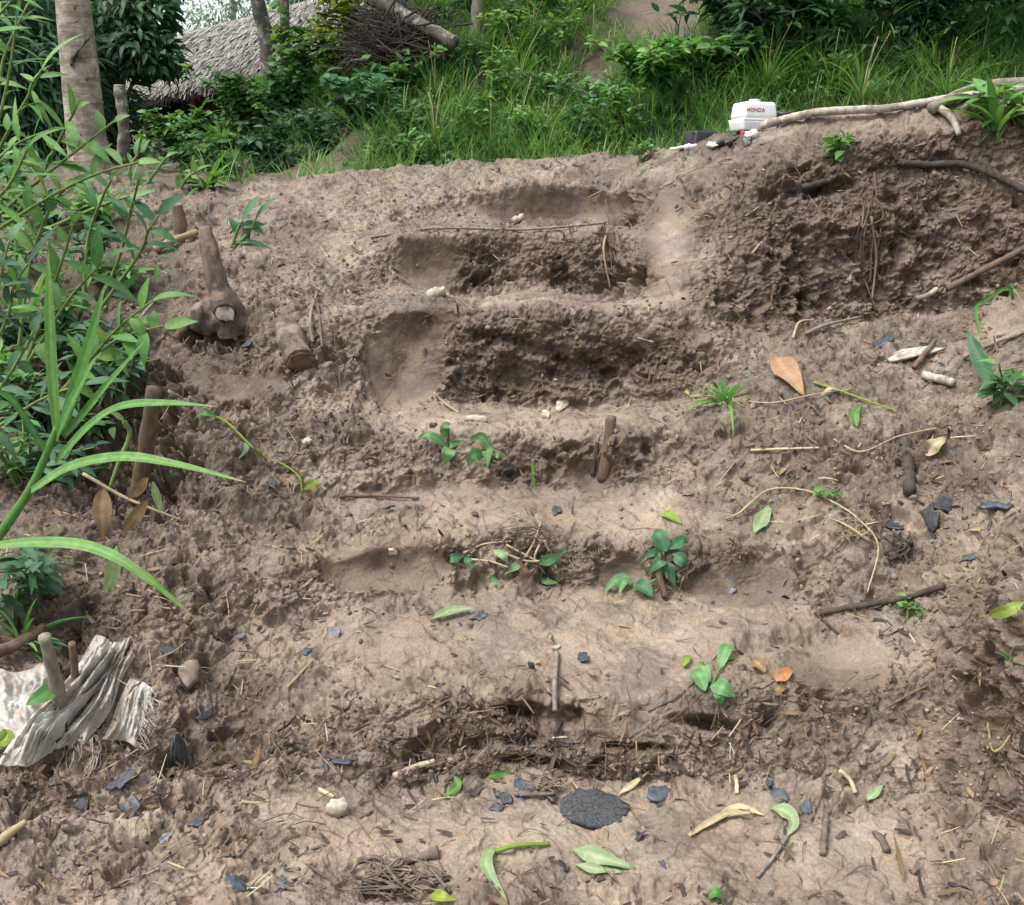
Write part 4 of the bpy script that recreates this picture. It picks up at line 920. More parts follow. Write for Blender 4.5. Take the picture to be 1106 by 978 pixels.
def stake(X, Yb, Xt, Yt, w, m, label, name='stake', cat='stake', bur=.05, fw=0.0, rough=.2):
    p, n = at(X, Yb); s = mpp(X, Yb); t = Vector(unproj(Xt, Yt, p.y-fw)); mb = MB(); v = (p-t).normalized()
    tube(mb, [np.array(p+v*bur), np.array((p+t)/2)+[.003, 0, 0], np.array(t)], w*s, w*s*.8, 16, 9, rough, int(X)); return solo(mb, name, m, label, cat, p)
stake(652, 506, 660, 450, 7, W_BROWN, 'brown wooden stake driven in beside the scooped hollow of the third riser')
stake(641, 500, 645, 478, 3, W_DARK, 'thin dark peg just left of the brown stake')
stake(577, 524, 575, 496, 3, W_STEM, 'short green cut stem standing in the third riser')
stake(196, 250, 191, 222, 7, W_BROWN, 'small rotten stub left of the stump at the top of the slope', bur=.08)
stake(264, 262, 266, 240, 5, W_DARK, 'dark rotten stub behind the sprout near the stump')
stake(150, 530, 166, 420, 9, W_BROWN, 'brown leaning pole in the dark ditch on the left', 'wooden_pole', 'pole', .08, .12)
stake(68, 770, 48, 688, 7, W_GREY, 'grey dry stalk standing against the torn sack', 'dry_stalk', 'stalk', .04, .10)
stake(82, 745, 78, 695, 4, W_BROWN, 'thin brown stalk beside the grey stalk at the torn sack', 'dry_stalk', 'stalk', .04, .06)
stick([(-15, 716), (20, 700), (50, 684)], 6, 5, W_BROWN, 'brown stick lying above the torn sack at the left edge', lifts=[8, 10, 10])
stick([(110, 392), (155, 372), (168, 340)], 2.2, 1.6, W_GREY, 'grey dead twig bending over the ditch', 'twig', 'twig', lifts=[20, 30, 20])
stick([(338, 372), (336, 345), (343, 318)], 2, 1.6, W_GREY, 'thin upright twig right of the stump', 'twig', 'twig', lifts=[2, 5, 4])
stick([(348, 374), (346, 352), (344, 336)], 1.6, 1.2, W_BROWN, 'short brown twig beside the upright twig', 'twig', 'twig', lifts=[2, 4, 3])
stick([(168, 274), (188, 266), (214, 257)], 4, 3.4, STRAW, 'pale cut stalk lying left of the stump', 'cane_stalk', 'stalk', lifts=[5, 6, 5])
stick([(400, 258), (470, 249), (560, 250), (612, 247), (655, 242)], 1.6, 1.2, W_GREY, 'long thin grey root lying along the fifth tread', 'root', 'root', lifts=[2, 3, 2, 3, 2], n=60)

# ------------------------------------------------------------------ torn woven sack
def sack_material():
    m, nt, b = mat('woven_sack'); p = geo_pos(nt)
    mp = N(nt, 'ShaderNodeMapping'); mp.inputs['Rotation'].default_value = (0.3, 0.5, .8); nt.links.new(p, mp.inputs[0])
    w1 = N(nt, 'ShaderNodeTexWave'); w1.inputs['Scale'].default_value = 210; w1.inputs['Distortion'].default_value = .6; nt.links.new(mp.outputs[0], w1.inputs[0])
    w2 = N(nt, 'ShaderNodeTexWave', bands_direction='Y'); w2.inputs['Scale'].default_value = 210; w2.inputs['Distortion'].default_value = .6; nt.links.new(mp.outputs[0], w2.inputs[0])
    wv = math_(nt, 'MULTIPLY', w1.outputs[1] if False else w1.outputs['Fac'], w2.outputs['Fac'])
    dirt = ramp(nt, noise(nt, 5, 8, .72, p, .2).outputs[0], [(.38, (0, 0, 0)), (.56, (1, 1, 1))]).outputs[0]
    c = mix(nt, wv, (.53, .53, .50), (.42, .41, .385)); c = mix(nt, math_(nt, 'MULTIPLY', dirt, .8), c, (.29, .23, .175))
    nt.links.new(c, b.inputs['Base Color']); b.inputs['Roughness'].default_value = .65; bump(nt, wv, .4, .003, b); return m
M_SACK = sack_material()
sk = gp(80, 770); skr = empty('woven_sack', tuple(sk), 'torn white woven sack lying muddy on the slope at the lower left', 'sack')
def cloth(name, quad, nu, nv, folds, lift, seed, amp=12, frayed=False):
    a, b_, c_, d_ = [np.array(q, float) for q in quad]; rows = []
    for i in range(nv+1):
        v = i/nv; row = []
        for j in range(nu+1):
            u = j/nu; q = a*(1-u)*(1-v)+b_*u*(1-v)+c_*u*v+d_*(1-u)*v
            q = q+5*np.array([math.sin(7*v+seed), math.cos(6*u+seed)])*(.3 if frayed else 1)
            row.append(q)
        rows.append(row)
    Q = np.array(rows); s = mpp(*quad[0]); V = np.zeros(Q.shape[:2]+(3,))
    p0_, n0 = at(*(sum(np.array(q) for q in quad)/4)); d0 = None
    base = np.array([[np.array(at(*Q[i, j])[0]) for j in range(0, nu+1)] for i in range(0, nv+1)])
    base = blur1(blur1(base, 3, 0), 3, 1); nn = np.array(n0*.6+(cam.location-p0_).normalized()*.4)
    uu, vv = np.meshgrid(np.linspace(0, 1, nu+1), np.linspace(0, 1, nv+1))
    q3 = np.stack([uu*folds+.5*vv, vv*1.3, np.full_like(uu, seed)], -1).reshape(-1, 3)
    hgt = (np.abs(fbm(q3, 1.0, 3, seed, .5)).reshape(uu.shape)*2.2+0.12*np.sin(uu*folds*2.6+1.5*vv+seed)+.35)
    q4 = np.stack([uu*9, vv*7, np.full_like(uu, seed+5.)], -1).reshape(-1, 3); hgt = hgt+.45*np.abs(fbm(q4, 1.0, 3, seed+3, .55)).reshape(uu.shape)+.25*fbm(q4, 2.5, 2, seed+4).reshape(uu.shape)
    edge = np.minimum.reduce([uu, 1-uu, vv, 1-vv])
    V = base+nn*((lift+amp*hgt*(.25+.75*sstep(0, .22, edge)))*s)[..., None]
    I = np.arange((nu+1)*(nv+1)).reshape(nv+1, nu+1); mb = MB()
    mb.add(V.reshape(-1, 3)-np.array(sk), np.stack([I[:-1, :-1], I[:-1, 1:], I[1:, 1:], I[1:, :-1]], -1).reshape(-1, 4))
    o = mb.build(name, M_SACK, skr); o.modifiers.new('thick', 'SOLIDIFY').thickness = .0016; return V
cloth('cloth', [(-8, 838), (58, 820), (146, 692), (106, 690)], 70, 90, 3.6, 3, 3, 17)
cloth('cloth', [(56, 806), (86, 818), (150, 712), (132, 704)], 40, 70, 2.2, 3, 5, 12)
cloth('torn_flap', [(108, 800), (146, 806), (166, 744), (140, 728)], 40, 44, 3.4, 2, 6, 6, True)
cloth('torn_flap', [(-25, 800), (52, 786), (60, 716), (-25, 728)], 46, 44, 3.6, 3, 9, 11)
r = np.random.default_rng(12)
for part in range(2):
    mb = MB()
    for k in range(34):
        if part == 0:
            v = r.random(); X, Y = 150+18*v+r.normal(0, 2), 806-62*v+r.normal(0, 2); dx, dy = r.uniform(0, 12), r.uniform(4, 16)
        else: X, Y = r.uniform(76, 112), r.uniform(792, 822); dx, dy = r.uniform(-26, 4), r.uniform(6, 34)
        s = mpp(X, Y); pts = [gp(X-3, Y-3, 5*s), gp(X+dx*.5+r.normal(0, 4), Y+dy*.5+r.normal(0, 3), 5*s), gp(X+dx, Y+dy, 1*s)]
        tube(mb, local(pts, sk), .0014, .0008, 10, 4)
    mb.build('frayed_thread', M_SACK, skr)

# ------------------------------------------------------------------ plants in the left foreground
def gplant(label, stalks, blades, name='grass_plant', cat='grass plant', m=GR_BRIGHT, group=None):
    """stalks: (points (X,Y,d), r px); blades: (points (X,Y,d), width px, twist)"""
    o = V3(*stalks[0][0][0]); root = empty(name, tuple(o), label, cat, group)
    for pts, w0, w1 in stalks:
        mb = MB(); k = pts[0][2]/F; tube(mb, local([V3(*p) for p in pts], o), w0*k, w1*k, 10*len(pts), 12, .06, 3); mb.build('stalk', GR_BRIGHT, root)
    for i, bl in enumerate(blades):
        pts, w, tw = bl[:3]; mm = bl[3] if len(bl) > 3 else m; mb = MB(); k = pts[0][2]/F
        ribbon(mb, local([V3(*p) for p in pts], o), w*k*.82, 'grass', 34, (.15*math.sin(i*2.1), -.75, .65), .22, tw, .3+.5*random.random(), .02, i); mb.build('leaf', mm, root)
    return root
gplant('tall young cane-like grass with long arching blades at the left edge',
       [([(-60, 660, 2.45), (5, 570, 2.5), (36, 522, 2.52), (62, 462, 2.54)], 6.5, 4)],
       [([(62, 470, 2.54), (57, 400, 2.52), (54, 330, 2.5), (52, 268, 2.48)], 17, .2), ([(66, 470, 2.54), (85, 410, 2.5), (102, 355, 2.46), (113, 308, 2.42)], 21, .3),
        ([(70, 472, 2.54), (105, 430, 2.48), (135, 395, 2.42), (157, 368, 2.36)], 19, .4), ([(60, 500, 2.54), (95, 462, 2.48), (130, 440, 2.42), (180, 436, 2.36), (238, 440, 2.30)], 17, .5),
        ([(34, 530, 2.5), (75, 505, 2.44), (130, 494, 2.38), (190, 502, 2.32), (266, 521, 2.28)], 17, .4), ([(50, 490, 2.54), (30, 455, 2.5), (12, 430, 2.46), (-8, 420, 2.42)], 12, .3, LF_TEAL),
        ([(58, 480, 2.54), (75, 440, 2.5), (96, 400, 2.47), (110, 380, 2.44)], 16, .3)])
gplant('single long arching grass blade reaching over the mud below the cane-like grass', [([(-70, 640, 2.2), (-40, 600, 2.22), (-12, 590, 2.24)], 6, 4)],
       [([(-12, 590, 2.24), (45, 586, 2.2), (100, 592, 2.15), (150, 618, 2.11), (213, 670, 2.10)], 17, .4)])
def leafy(label, paths, nleaf, ln, wd, m, seed, name='leafy_plant', cat='plant', group=None, r0=2.2, prof='lance', upw=.3, bend=.45, start=.15, stem_m=None):
    r = np.random.default_rng(seed+70); o = V3(*paths[0][0]); root = empty(name, tuple(o), label, cat, group); sm, fm = MB(), MB()
    for pts in paths:
        C3 = local([V3(*p) for p in pts], o); k = pts[0][2]/F; tube(sm, C3, r0*k, r0*k*.5, 24, 6)
        C = spline(C3, 60); T = np.gradient(C, axis=0); T /= np.linalg.norm(T, axis=1)[:, None]
        j = (np.linspace(start, .99, nleaf)*59).astype(int); B = C[j]; t = T[j]
        view = np.array([0, -1., .2]); sd_ = np.cross(t, view); sd_ /= np.linalg.norm(sd_, axis=1)[:, None]
        sg = np.where(np.arange(nleaf) % 2 == 0, 1, -1)[:, None]
        D = t*r.uniform(.2, .9, (nleaf, 1))+sd_*sg*r.uniform(.4, 1.1, (nleaf, 1))+r.normal(0, .3, (nleaf, 3))+[0, -.15, 0]; D[-1] = t[-1]
        U = np.array([0, -.55, .8])+r.normal(0, .28, (nleaf, 3))
        leaves(fm, B, D, U, ln*r.uniform(.4, 1.2, nleaf), wd*r.uniform(.75, 1.15, nleaf), prof, 9, bend*r.uniform(.2, 1.4, nleaf), .22, np.clip(r.normal(.5, .25, nleaf), 0, 1))
    sm.build('stem', stem_m or W_STEM, root); fm.build('foliage', m, root); return root
leafy('bamboo-like plant with narrow bright leaves at the upper left edge', [[(-40, 260, 3.2), (-10, 160, 3.2), (8, 90, 3.2), (18, 20, 3.2)], [(-40, 240, 3.2), (5, 150, 3.15), (30, 105, 3.1), (45, 75, 3.1)], [(-40, 200, 3.3), (-5, 110, 3.3), (5, 60, 3.3), (30, 5, 3.3)], [(-60, 240, 3.2), (-10, 180, 3.1), (20, 155, 3.1), (55, 140, 3.05)], [(-50, 300, 3.2), (-15, 230, 3.1), (10, 200, 3.05), (30, 160, 3.0)], [(-50, 120, 3.2), (-20, 50, 3.2), (0, 15, 3.2), (25, -10, 3.2)]], 12, .15, .020, GR_BRIGHT, 1, 'bamboo_plant', 'bamboo', upw=.4)
leafy('leafy green branch reaching right in front of the pale trunk', [[(-20, 250, 3.3), (30, 205, 3.3), (80, 165, 3.25), (125, 130, 3.2)], [(-20, 260, 3.3), (45, 218, 3.25), (100, 190, 3.2), (150, 175, 3.15)], [(20, 230, 3.3), (50, 180, 3.3), (70, 140, 3.25), (82, 118, 3.2)]], 9, .13, .032, GR_BRIGHT, 2)
leafy('leafy plant with drooping pointed leaves on the slope below the pale trunk', [[(100, 345, 4.0), (128, 280, 4.0), (142, 225, 3.95), (150, 195, 3.9)], [(100, 345, 4.0), (150, 275, 3.95), (160, 250, 3.9), (172, 232, 3.9)], [(90, 330, 4.0), (95, 260, 4.0), (110, 215, 3.95), (120, 195, 3.9)]], 7, .14, .038, LF_TEAL, 3)
leafy('broad pointed leaves of a young plant behind the cane-like grass', [[(25, 400, 3.3), (50, 330, 3.3), (66, 285, 3.25), (80, 240, 3.2)], [(25, 400, 3.3), (70, 330, 3.25), (95, 300, 3.2), (112, 282, 3.2)], [(20, 380, 3.3), (30, 300, 3.3), (40, 260, 3.3), (52, 228, 3.3)]], 7, .14, .040, LF_MID, 4)
leafy('leafy stem leaning right over the dark ditch', [[(60, 430, 3.1), (100, 385, 3.1), (130, 352, 3.05), (165, 325, 3.0)], [(60, 430, 3.1), (115, 375, 3.1), (145, 360, 3.05), (178, 352, 3.0)]], 9, .13, .036, GR_BRIGHT, 5)
leafy('dark undergrowth plant at the left edge beside the cane-like grass', [[(-40, 470, 3.0), (0, 420, 3.0), (25, 380, 2.95), (40, 350, 2.95)], [(-40, 440, 3.0), (5, 350, 3.0), (15, 310, 3.0), (30, 285, 3.0)], [(-30, 480, 3.0), (30, 440, 2.95), (60, 425, 2.9), (92, 415, 2.9)], [(-40, 400, 3), (-10, 340, 3), (0, 300, 3), (10, 260, 3)]], 9, .14, .036, LF_DARK, 6)
leafy('small leafy plant at the upper left between the mud and the trunk base', [[(40, 260, 4.6), (60, 215, 4.6), (90, 190, 4.6)], [(40, 260, 4.6), (20, 215, 4.6), (10, 190, 4.6)], [(45, 250, 4.6), (110, 222, 4.5), (140, 212, 4.5)]], 10, .13, .035, LF_MID, 7)
leafy('green sprout with three upright leaves right of the stump', [[(250, 268, 4.75), (256, 250, 4.75), (262, 238, 4.75)], [(252, 268, 4.75), (268, 252, 4.75), (276, 238, 4.75)]], 4, .15, .05, LF_TEAL, 8, 'sprout', 'sprout')
leafy('weedy plant growing at the crest between the trunk and the soil mound', [[(150, 215, 5.9), (165, 190, 5.9), (180, 170, 5.9)], [(150, 215, 5.9), (140, 185, 5.9), (150, 165, 5.9)], [(190, 215, 5.9), (200, 195, 5.9), (212, 185, 5.9)]], 9, .12, .035, LF_MID, 9)
for k, (X, Y) in enumerate(((70, 350), (10, 380), (100, 250), (30, 470), (8, 430), (62, 470), (105, 470), (140, 395), (20, 520), (60, 520), (8, 240), (130, 430), (12, 200), (52, 240), (20, 300), (50, 390), (15, 450), (95, 300), (130, 310), (15, 660))):
    p = gp(X, Y, .0); s = mpp(X, Y)
    shrub((p.x, p.y, p.z-.02), .16+.05*(k % 3), .36, 80, .10, .032, LF_DARK if k % 2 else LF_MID, 'low leafy weed among the taller plants on the left slope', 'low weeds on the left slope', 'weed', 'leafy_weed', 'lance', 4, 60+k)
for k, (X, Y, hh, lb_) in enumerate(((30, 345, 80, 'thin bright grass tuft between the leafy stems on the left slope'), (85, 425, 60, 'thin grass tuft at the edge of the dark ditch'), (110, 240, 60, 'grass tuft below the pale trunk on the left slope'), (25, 690, 55, 'small grass tuft above the torn sack at the left edge'))):
    p = gp(X, Y); tuft(tuple(p), hh*mpp(X, Y), 26, 6*mpp(X, Y), GR_BRIGHT, lb_, None, 320+k, .8)
def wilt(label, pts, leafs, r=2.2, m=STRAW, lm=LF_DEAD, name='withered_plant', cat='withered plant'):
    o = V3(*pts[0]); root = empty(name, tuple(o), label, cat); k = pts[0][2]/F; mb = MB(); tube(mb, local([V3(*p) for p in pts], o), r*k, r*k*.6, 24, 6, .1); mb.build('stem', m, root)
    for i, (lp, w, mm) in enumerate(leafs):
        mb = MB(); ribbon(mb, local([V3(*p) for p in lp], o), w*k, 'lance', 16, (.2, -.9, .4), .35, .6, .5, .10, i); mb.build('leaf', mm or lm, root)
    return root
wilt('withered yellow stem with hanging brown leaves below the cane-like grass', [(90, 512, 2.6), (130, 535, 2.55), (160, 548, 2.5), (196, 562, 2.5)],
     [([(112, 528, 2.55), (110, 555, 2.5), (112, 586, 2.48)], 20, LF_DEAD), ([(160, 540, 2.5), (145, 560, 2.5), (132, 578, 2.5)], 14, LF_DEAD), ([(165, 520, 2.5), (170, 540, 2.5), (176, 560, 2.5)], 9, LF_PALE), ([(160, 516, 2.5), (150, 528, 2.5), (138, 540, 2.5)], 12, LF_DEAD), ([(126, 590, 2.4), (120, 625, 2.4), (114, 640, 2.4)], 16, LF_PALE)])
wilt('thin yellow-green cane crossing the ditch', [(134, 455, 2.7), (140, 470, 2.7), (128, 500, 2.68), (119, 526, 2.66)], [([(134, 455, 2.7), (126, 448, 2.68), (118, 446, 2.66)], 6, LF_PALE)], 3, W_STEM)

# ------------------------------------------------------------------ sprouts, cuttings and leaves on the steps
def sprout(X, Y, label, lv, stem=None, m=LF_MINT, name='sprout', cat='sprout', stem_m=None):
    """lv: (dx1,dy1 -> dx2,dy2, width px, mat or None) offsets in photo pixels; stem likewise"""
    p = gp(X, Y); s = mpp(X, Y); root = empty(name, tuple(p), label, cat)
    def q(dx, dy, l=4): return np.array(gp(X+dx, Y+dy, l*s)-p)
    for sm in (stem or []):
        mb = MB(); tube(mb, [q(*k) for k in sm], 1.5*s, 1.0*s, 14, 6, .1); mb.build('stem', stem_m or W_STEM, root)
    for i, l in enumerate(lv):
        a, b_, w = l[0], l[1], l[2]; mm = l[3] if len(l) > 3 and l[3] else m; mb = MB()
        mid = ((a[0]+b_[0])/2+((i % 3)-1)*2, (a[1]+b_[1])/2-2)
        ribbon(mb, [q(*a, 5), q(*mid, 12), q(*b_, 5)], w*s*1.1, 'lance', 14, np.array(at(X, Y)[1])*.5+np.array((cam.location-p).normalized())*.5, .25, .35*((i % 3)-1), .2+.6*random.random(), .07, i); mb.build('leaf', mm, root)
    return root
sprout(482, 490, 'bright green seedling with a dark stem at the left of the third riser', [((0, -6), (-30, -14), 9), ((2, -4), (-2, 12), 14), ((0, -14), (6, -30), 9), ((4, -6), (20, -12), 8)], [[(2, 0), (2, -12), (3, -28)]], stem_m=W_DARK)
sprout(524, 492, 'two-leaved green seedling in the middle of the third riser', [((0, -4), (2, 14), 12), ((-2, 0), (-18, 14), 13), ((4, -10), (-14, -14), 9), ((6, -2), (24, 2), 8, LF_PALE)], [[(0, 0), (2, -10), (6, -18)]])
sprout(720, 600, 'bushy green cutting stuck in the second riser', [((0, -2), (-14, -22), 17), ((4, -4), (24, -12), 12), ((6, 0), (22, 12), 14), ((-2, 6), (-20, 20), 12), ((2, 8), (10, 34), 14), ((-6, 6), (-28, 4), 9)], [[(0, 24), (-4, 6), (-2, -14)]], m=LF_TEAL)
sprout(676, 634, 'drooping green leaves at the foot of the bushy cutting', [((8, -4), (-24, 10), 12), ((8, -2), (-8, 12), 10), ((10, 0), (28, 14), 16, LF_TEAL)], [[(10, 0), (24, -4), (36, -10)]])
stick([(718, 645), (712, 620), (710, 598)], 4, 3.4, W_BROWN, 'thick brown twig standing in the bushy cutting', 'twig', 'twig', lifts=[2, 8, 12])
gleaf([(714, 556), (722, 560), (734, 566)], 12, LF_YEL, 'bright yellow leaf above the bushy cutting', prof='oval')
sprout(768, 744, 'green cutting with broad leaves on the lowest riser edge', [((-6, 4), (-22, -12), 15), ((0, 0), (24, 10), 17), ((4, 4), (10, 18), 10), ((-2, -4), (-4, -22), 11), ((10, -18), (22, -44), 13)], [[(0, 2), (6, -10), (12, -22)]])
gleaf([(738, 722), (742, 716), (745, 710)], 8, LF_YEL, 'tiny yellowish leaf left of the broad-leaved cutting', prof='oval')
gleaf([(838, 738), (846, 731), (856, 722)], 13, LF_ORANGE, 'orange-brown dead leaf on the lowest riser edge', prof='oval', wave=.15)
gleaf([(812, 714), (820, 722), (826, 728)], 12, LF_DEAD, 'brown curled leaf between the green cutting and the orange leaf', prof='oval', wave=.2)
gleaf([(836, 752), (842, 748), (850, 745)], 11, LF_DEAD, 'dull brown leaf just below the orange leaf', prof='oval', wave=.2)
gleaf([(836, 388), (850, 410), (868, 430)], 24, LF_TAN, 'large tan dead leaf lying on the right bank', prof='lance', lifts=[6, 9, 5], fold=.3, wave=.12)
gleaf([(468, 670), (490, 664), (516, 658)], 11, LF_PALE, 'pale green wilted leaf lying flat on the second tread')
gleaf([(818, 576), (824, 562), (832, 546)], 15, LF_PALE, 'pale wilted leaf hanging on the dry vine', wave=.15)
gleaf([(1004, 492), (1012, 484), (1022, 474)], 14, STRAW, 'whitish torn leaf on the right bank', prof='oval', wave=.25)
gleaf([(926, 462), (922, 452), (932, 438)], 9, GR_BRIGHT, 'small upright green blade on the right bank')
gleaf([(1112, 652), (1090, 662), (1062, 670)], 11, LF_YEL, 'yellow-green blade pointing in from the right edge', lifts=[14, 10, 6])
gleaf([(532, 914), (526, 940), (548, 974)], 13, LF_PALE, 'long wilted green leaf bent down the bottom tread', wave=.15)
stick([(533, 922), (560, 915), (594, 913)], 2.6, 2, LF_YEL, 'yellow-green stalk joined to the long wilted leaf', 'stalk', 'stalk', lifts=[3, 4, 3])
gleaf([(618, 918), (650, 930), (686, 940)], 16, LF_PALE, 'pale shredded leaf on the bottom tread', wave=.2)
gleaf([(622, 936), (648, 942), (674, 944)], 9, LF_PALE, 'thin greenish leaf strip under the shredded leaf', wave=.2)
gleaf([(832, 874), (846, 880), (856, 894), (848, 908)], 14, LF_PALE, 'wilted green leaf curling on the bottom tread', wave=.15)
stick([(848, 906), (838, 926), (818, 948)], 2.4, 1.4, W_GREY, 'dry stem below the curling wilted leaf', 'stalk', 'stalk', lifts=[3, 2, 2])
for k, q in enumerate((((744, 904), (780, 886), (820, 878)), ((758, 896), (790, 882), (812, 884)), ((770, 892), (796, 876), (826, 882)))):
    gleaf(q, 7, STRAW, 'dry straw blade in the little straw heap on the bottom tread', 'straw', 'straw', 'straw heap on the bottom tread', 'grass', tone=.3+.2*k, seed=k)
gleaf([(480, 862), (494, 852), (490, 836)], 8, GR_BRIGHT, 'small torn green leaf near the pale wood chip', wave=.2)
gleaf([(528, 840), (540, 834), (556, 836)], 8, GR_BRIGHT, 'small green leaf tip peeping from under the lowest riser')
gleaf([(464, 968), (478, 972), (494, 974)], 11, LF_YEL, 'yellow-green leaf beside the dark root tangle')
gleaf([(765, 972), (774, 970), (784, 976)], 10, GR_BRIGHT, 'small green leaf cut by the lower edge of the view', prof='oval')
gleaf([(668, 860), (684, 850), (702, 832)], 6, STRAW, 'curled dry leaf beside the big black slab', wave=.2)
gleaf([(28, 785), (40, 775), (58, 756)], 16, LF_MID, 'dark green leaf resting on the torn sack', lifts=[28, 34, 34])
gleaf([(-4, 812), (4, 806), (14, 798)], 16, LF_YEL, 'bright yellow leaf below the torn sack at the left edge', prof='oval', lifts=[18, 20, 18])
stick([(-6, 920), (8, 908), (26, 892)], 5, 3, STRAW, 'thick yellow cut stalk at the lower left edge', 'cane_stalk', 'stalk', lifts=[4, 5, 4])
# green and dry vines
def vine(px, r, m, label, lv=(), lifts=None, name='vine', cat='vine', lm=None):
    p = gp(*px[0]); s = mpp(*px[0]); root = empty(name, tuple(p), label, cat); mb = MB()
    tube(mb, [np.array(gp(X, Y, (l*.7 if lifts else 3)*s)-p) for (X, Y), l in zip(px, lifts or [0]*len(px))], r*s*.62, r*s*.4, 14*len(px), 6, .3, 2); mb.build('stem', m, root)
    for i, (a, b_, w, mm) in enumerate(lv):
        mb = MB(); ribbon(mb, [np.array(gp(*a, 5*s)-p), np.array(gp((a[0]+b_[0])/2, (a[1]+b_[1])/2, 10*s)-p), np.array(gp(*b_, 5*s)-p)], w*s, 'lance', 14, np.array(at(*a)[1]), .25, .3, .5, .08, i); mb.build('leaf', mm, root)
    return root
vine([(232, 452), (250, 462), (268, 484), (286, 496), (308, 506), (322, 518), (326, 532)], 2.2, LF_YEL, 'trailing green vine with a curled yellow tip on the left slope', [((236, 454), (214, 452), 8, GR_BRIGHT), ((262, 480), (256, 496), 6, LF_PALE), ((326, 530), (338, 522), 8, LF_YEL)], [6, 8, 6, 5, 6, 6, 4])
vine([(784, 562), (800, 556), (832, 534), (870, 532), (900, 546), (925, 565), (946, 592), (936, 640)], 2.0, STRAW, 'dry yellow vine trailing over the right end of the second riser', [((800, 556), (820, 548), 6, LF_PALE), ((880, 540), (896, 530), 8, GR_BRIGHT)], [4, 7, 8, 7, 7, 8, 8, 4])
vine([(746, 430), (780, 432), (830, 438), (880, 430), (920, 424)], 1.8, STRAW, 'yellow dry stem lying across the right bank under the tan leaf', [((746, 430), (738, 426), 4, LF_YEL)], [5, 6, 5, 6, 5])
vine([(878, 416), (905, 424), (935, 436), (967, 446)], 2.2, LF_YEL, 'green-yellow straight stem slanting below the tan leaf', [((905, 424), (885, 432), 5, STRAW)], [5, 6, 6, 5])
vine([(900, 475), (930, 490), (968, 474), (1012, 464)], 2.0, STRAW, 'pale forked straw on the right bank', [], [4, 5, 5, 5])
gleaf([(1058, 362), (1055, 345), (1059, 329), (1070, 317), (1084, 314), (1096, 320), (1104, 336)], 4, GR_BRIGHT, 'green arching blade at the right edge of the bank', 'grass_shoot', 'grass blade', prof='grass', lifts=[0, 12, 20, 25, 25, 20, 12])
wp = sprout(552, 600, 'wilted heap of uprooted weeds with yellow stems on the second riser',
            [((-50, -2), (-66, 6), 9, LF_TEAL), ((-46, 0), (-40, 16), 9, LF_TEAL), ((-18, -4), (-4, 10), 8, LF_PALE), ((28, 8), (60, -6), 11, LF_TEAL), ((10, 8), (-6, 18), 8, LF_PALE), ((34, 22), (52, 30), 8, LF_MID), ((-20, 24), (-8, 34), 7, LF_TEAL), ((0, 12), (20, 22), 9, LF_DEAD)],
            [[(-52, -4), (-30, -12), (0, -14)], [(-44, 4), (-20, 8), (-4, 14)], [(-4, -10), (18, 2), (34, 8)], [(14, 6), (24, -14), (32, -34)], [(30, -10), (26, 4), (38, 20)], [(-8, -2), (20, 6), (52, 4)], [(36, -14), (44, 2), (50, 14)]], name='uprooted_weeds', cat='weeds', stem_m=STRAW)
# straw tangle and dark tangle on the right bank
def tangle(X, Y, rx, ry, n, m, r_, label, name, cat, seed):
    p = gp(X, Y); s = mpp(X, Y); r = np.random.default_rng(seed); mb = MB()
    for k in range(n):
        a, b_ = r.normal(0, .5, 2), r.normal(0, .5, 2); mid = (a+b_)/2+r.normal(0, .35, 2)
        pts = [np.array(gp(X+q[0]*rx, Y+q[1]*ry, l*s)-p) for q, l in ((a, r.uniform(-2, 5)), (mid, r.uniform(1, 9)), (b_, r.uniform(-2, 4)))]
        tube(mb, pts, r_*s*r.lognormal(-.7, .6), r_*s*.25, 12, 5, .3, k, tone=r.random())
    mb.V = mb.V; o = mb.build(name, m); o.location = p; return tag(o, label, cat)
tangle(922, 575, 26, 18, 34, STRAW, 1.0, 'tangle of dry straw roots caught on the dry vine', 'straw_tangle', 'straw', 1)
tangle(976, 592, 20, 16, 30, W_DARK, 1.8, 'dark wet tangle of rotten fibres on the right bank', 'fibre_tangle', 'fibres', 2)
tangle(420, 950, 52, 22, 70, W_MUD, 2.2, 'dark root tangle at the lower edge left of the centre', 'root_tangle', 'roots', 3)
tangle(585, 850, 34, 12, 24, W_MUD, 2.2, 'dark twigs washed together under the lowest riser', 'twig_tangle', 'twigs', 4)
tangle(942, 260, 22, 60, 40, W_BROWN, .9, 'hanging fine roots under the overhang of the right bank', 'fine_roots', 'roots', 5)
tangle(660, 250, 14, 50, 22, W_BROWN, .9, 'fine hanging roots in the dark corner of the upper steps', 'fine_roots', 'roots', 6)
tangle(575, 585, 40, 22, 26, W_DARK, 1.2, 'dark dead fibres under the uprooted weeds', 'fibre_tangle', 'fibres', 7)
stick([(655, 250), (656, 275), (659, 312)], 1.3, 1, STRAW, 'pale thin root hanging down the fifth riser', 'root', 'root', lifts=[5, 14, 4])
stick([(940, 235), (938, 275), (940, 328)], 1.5, 1, W_GREY, 'long thin root hanging down the right bank', 'root', 'root', lifts=[5, 14, 6])

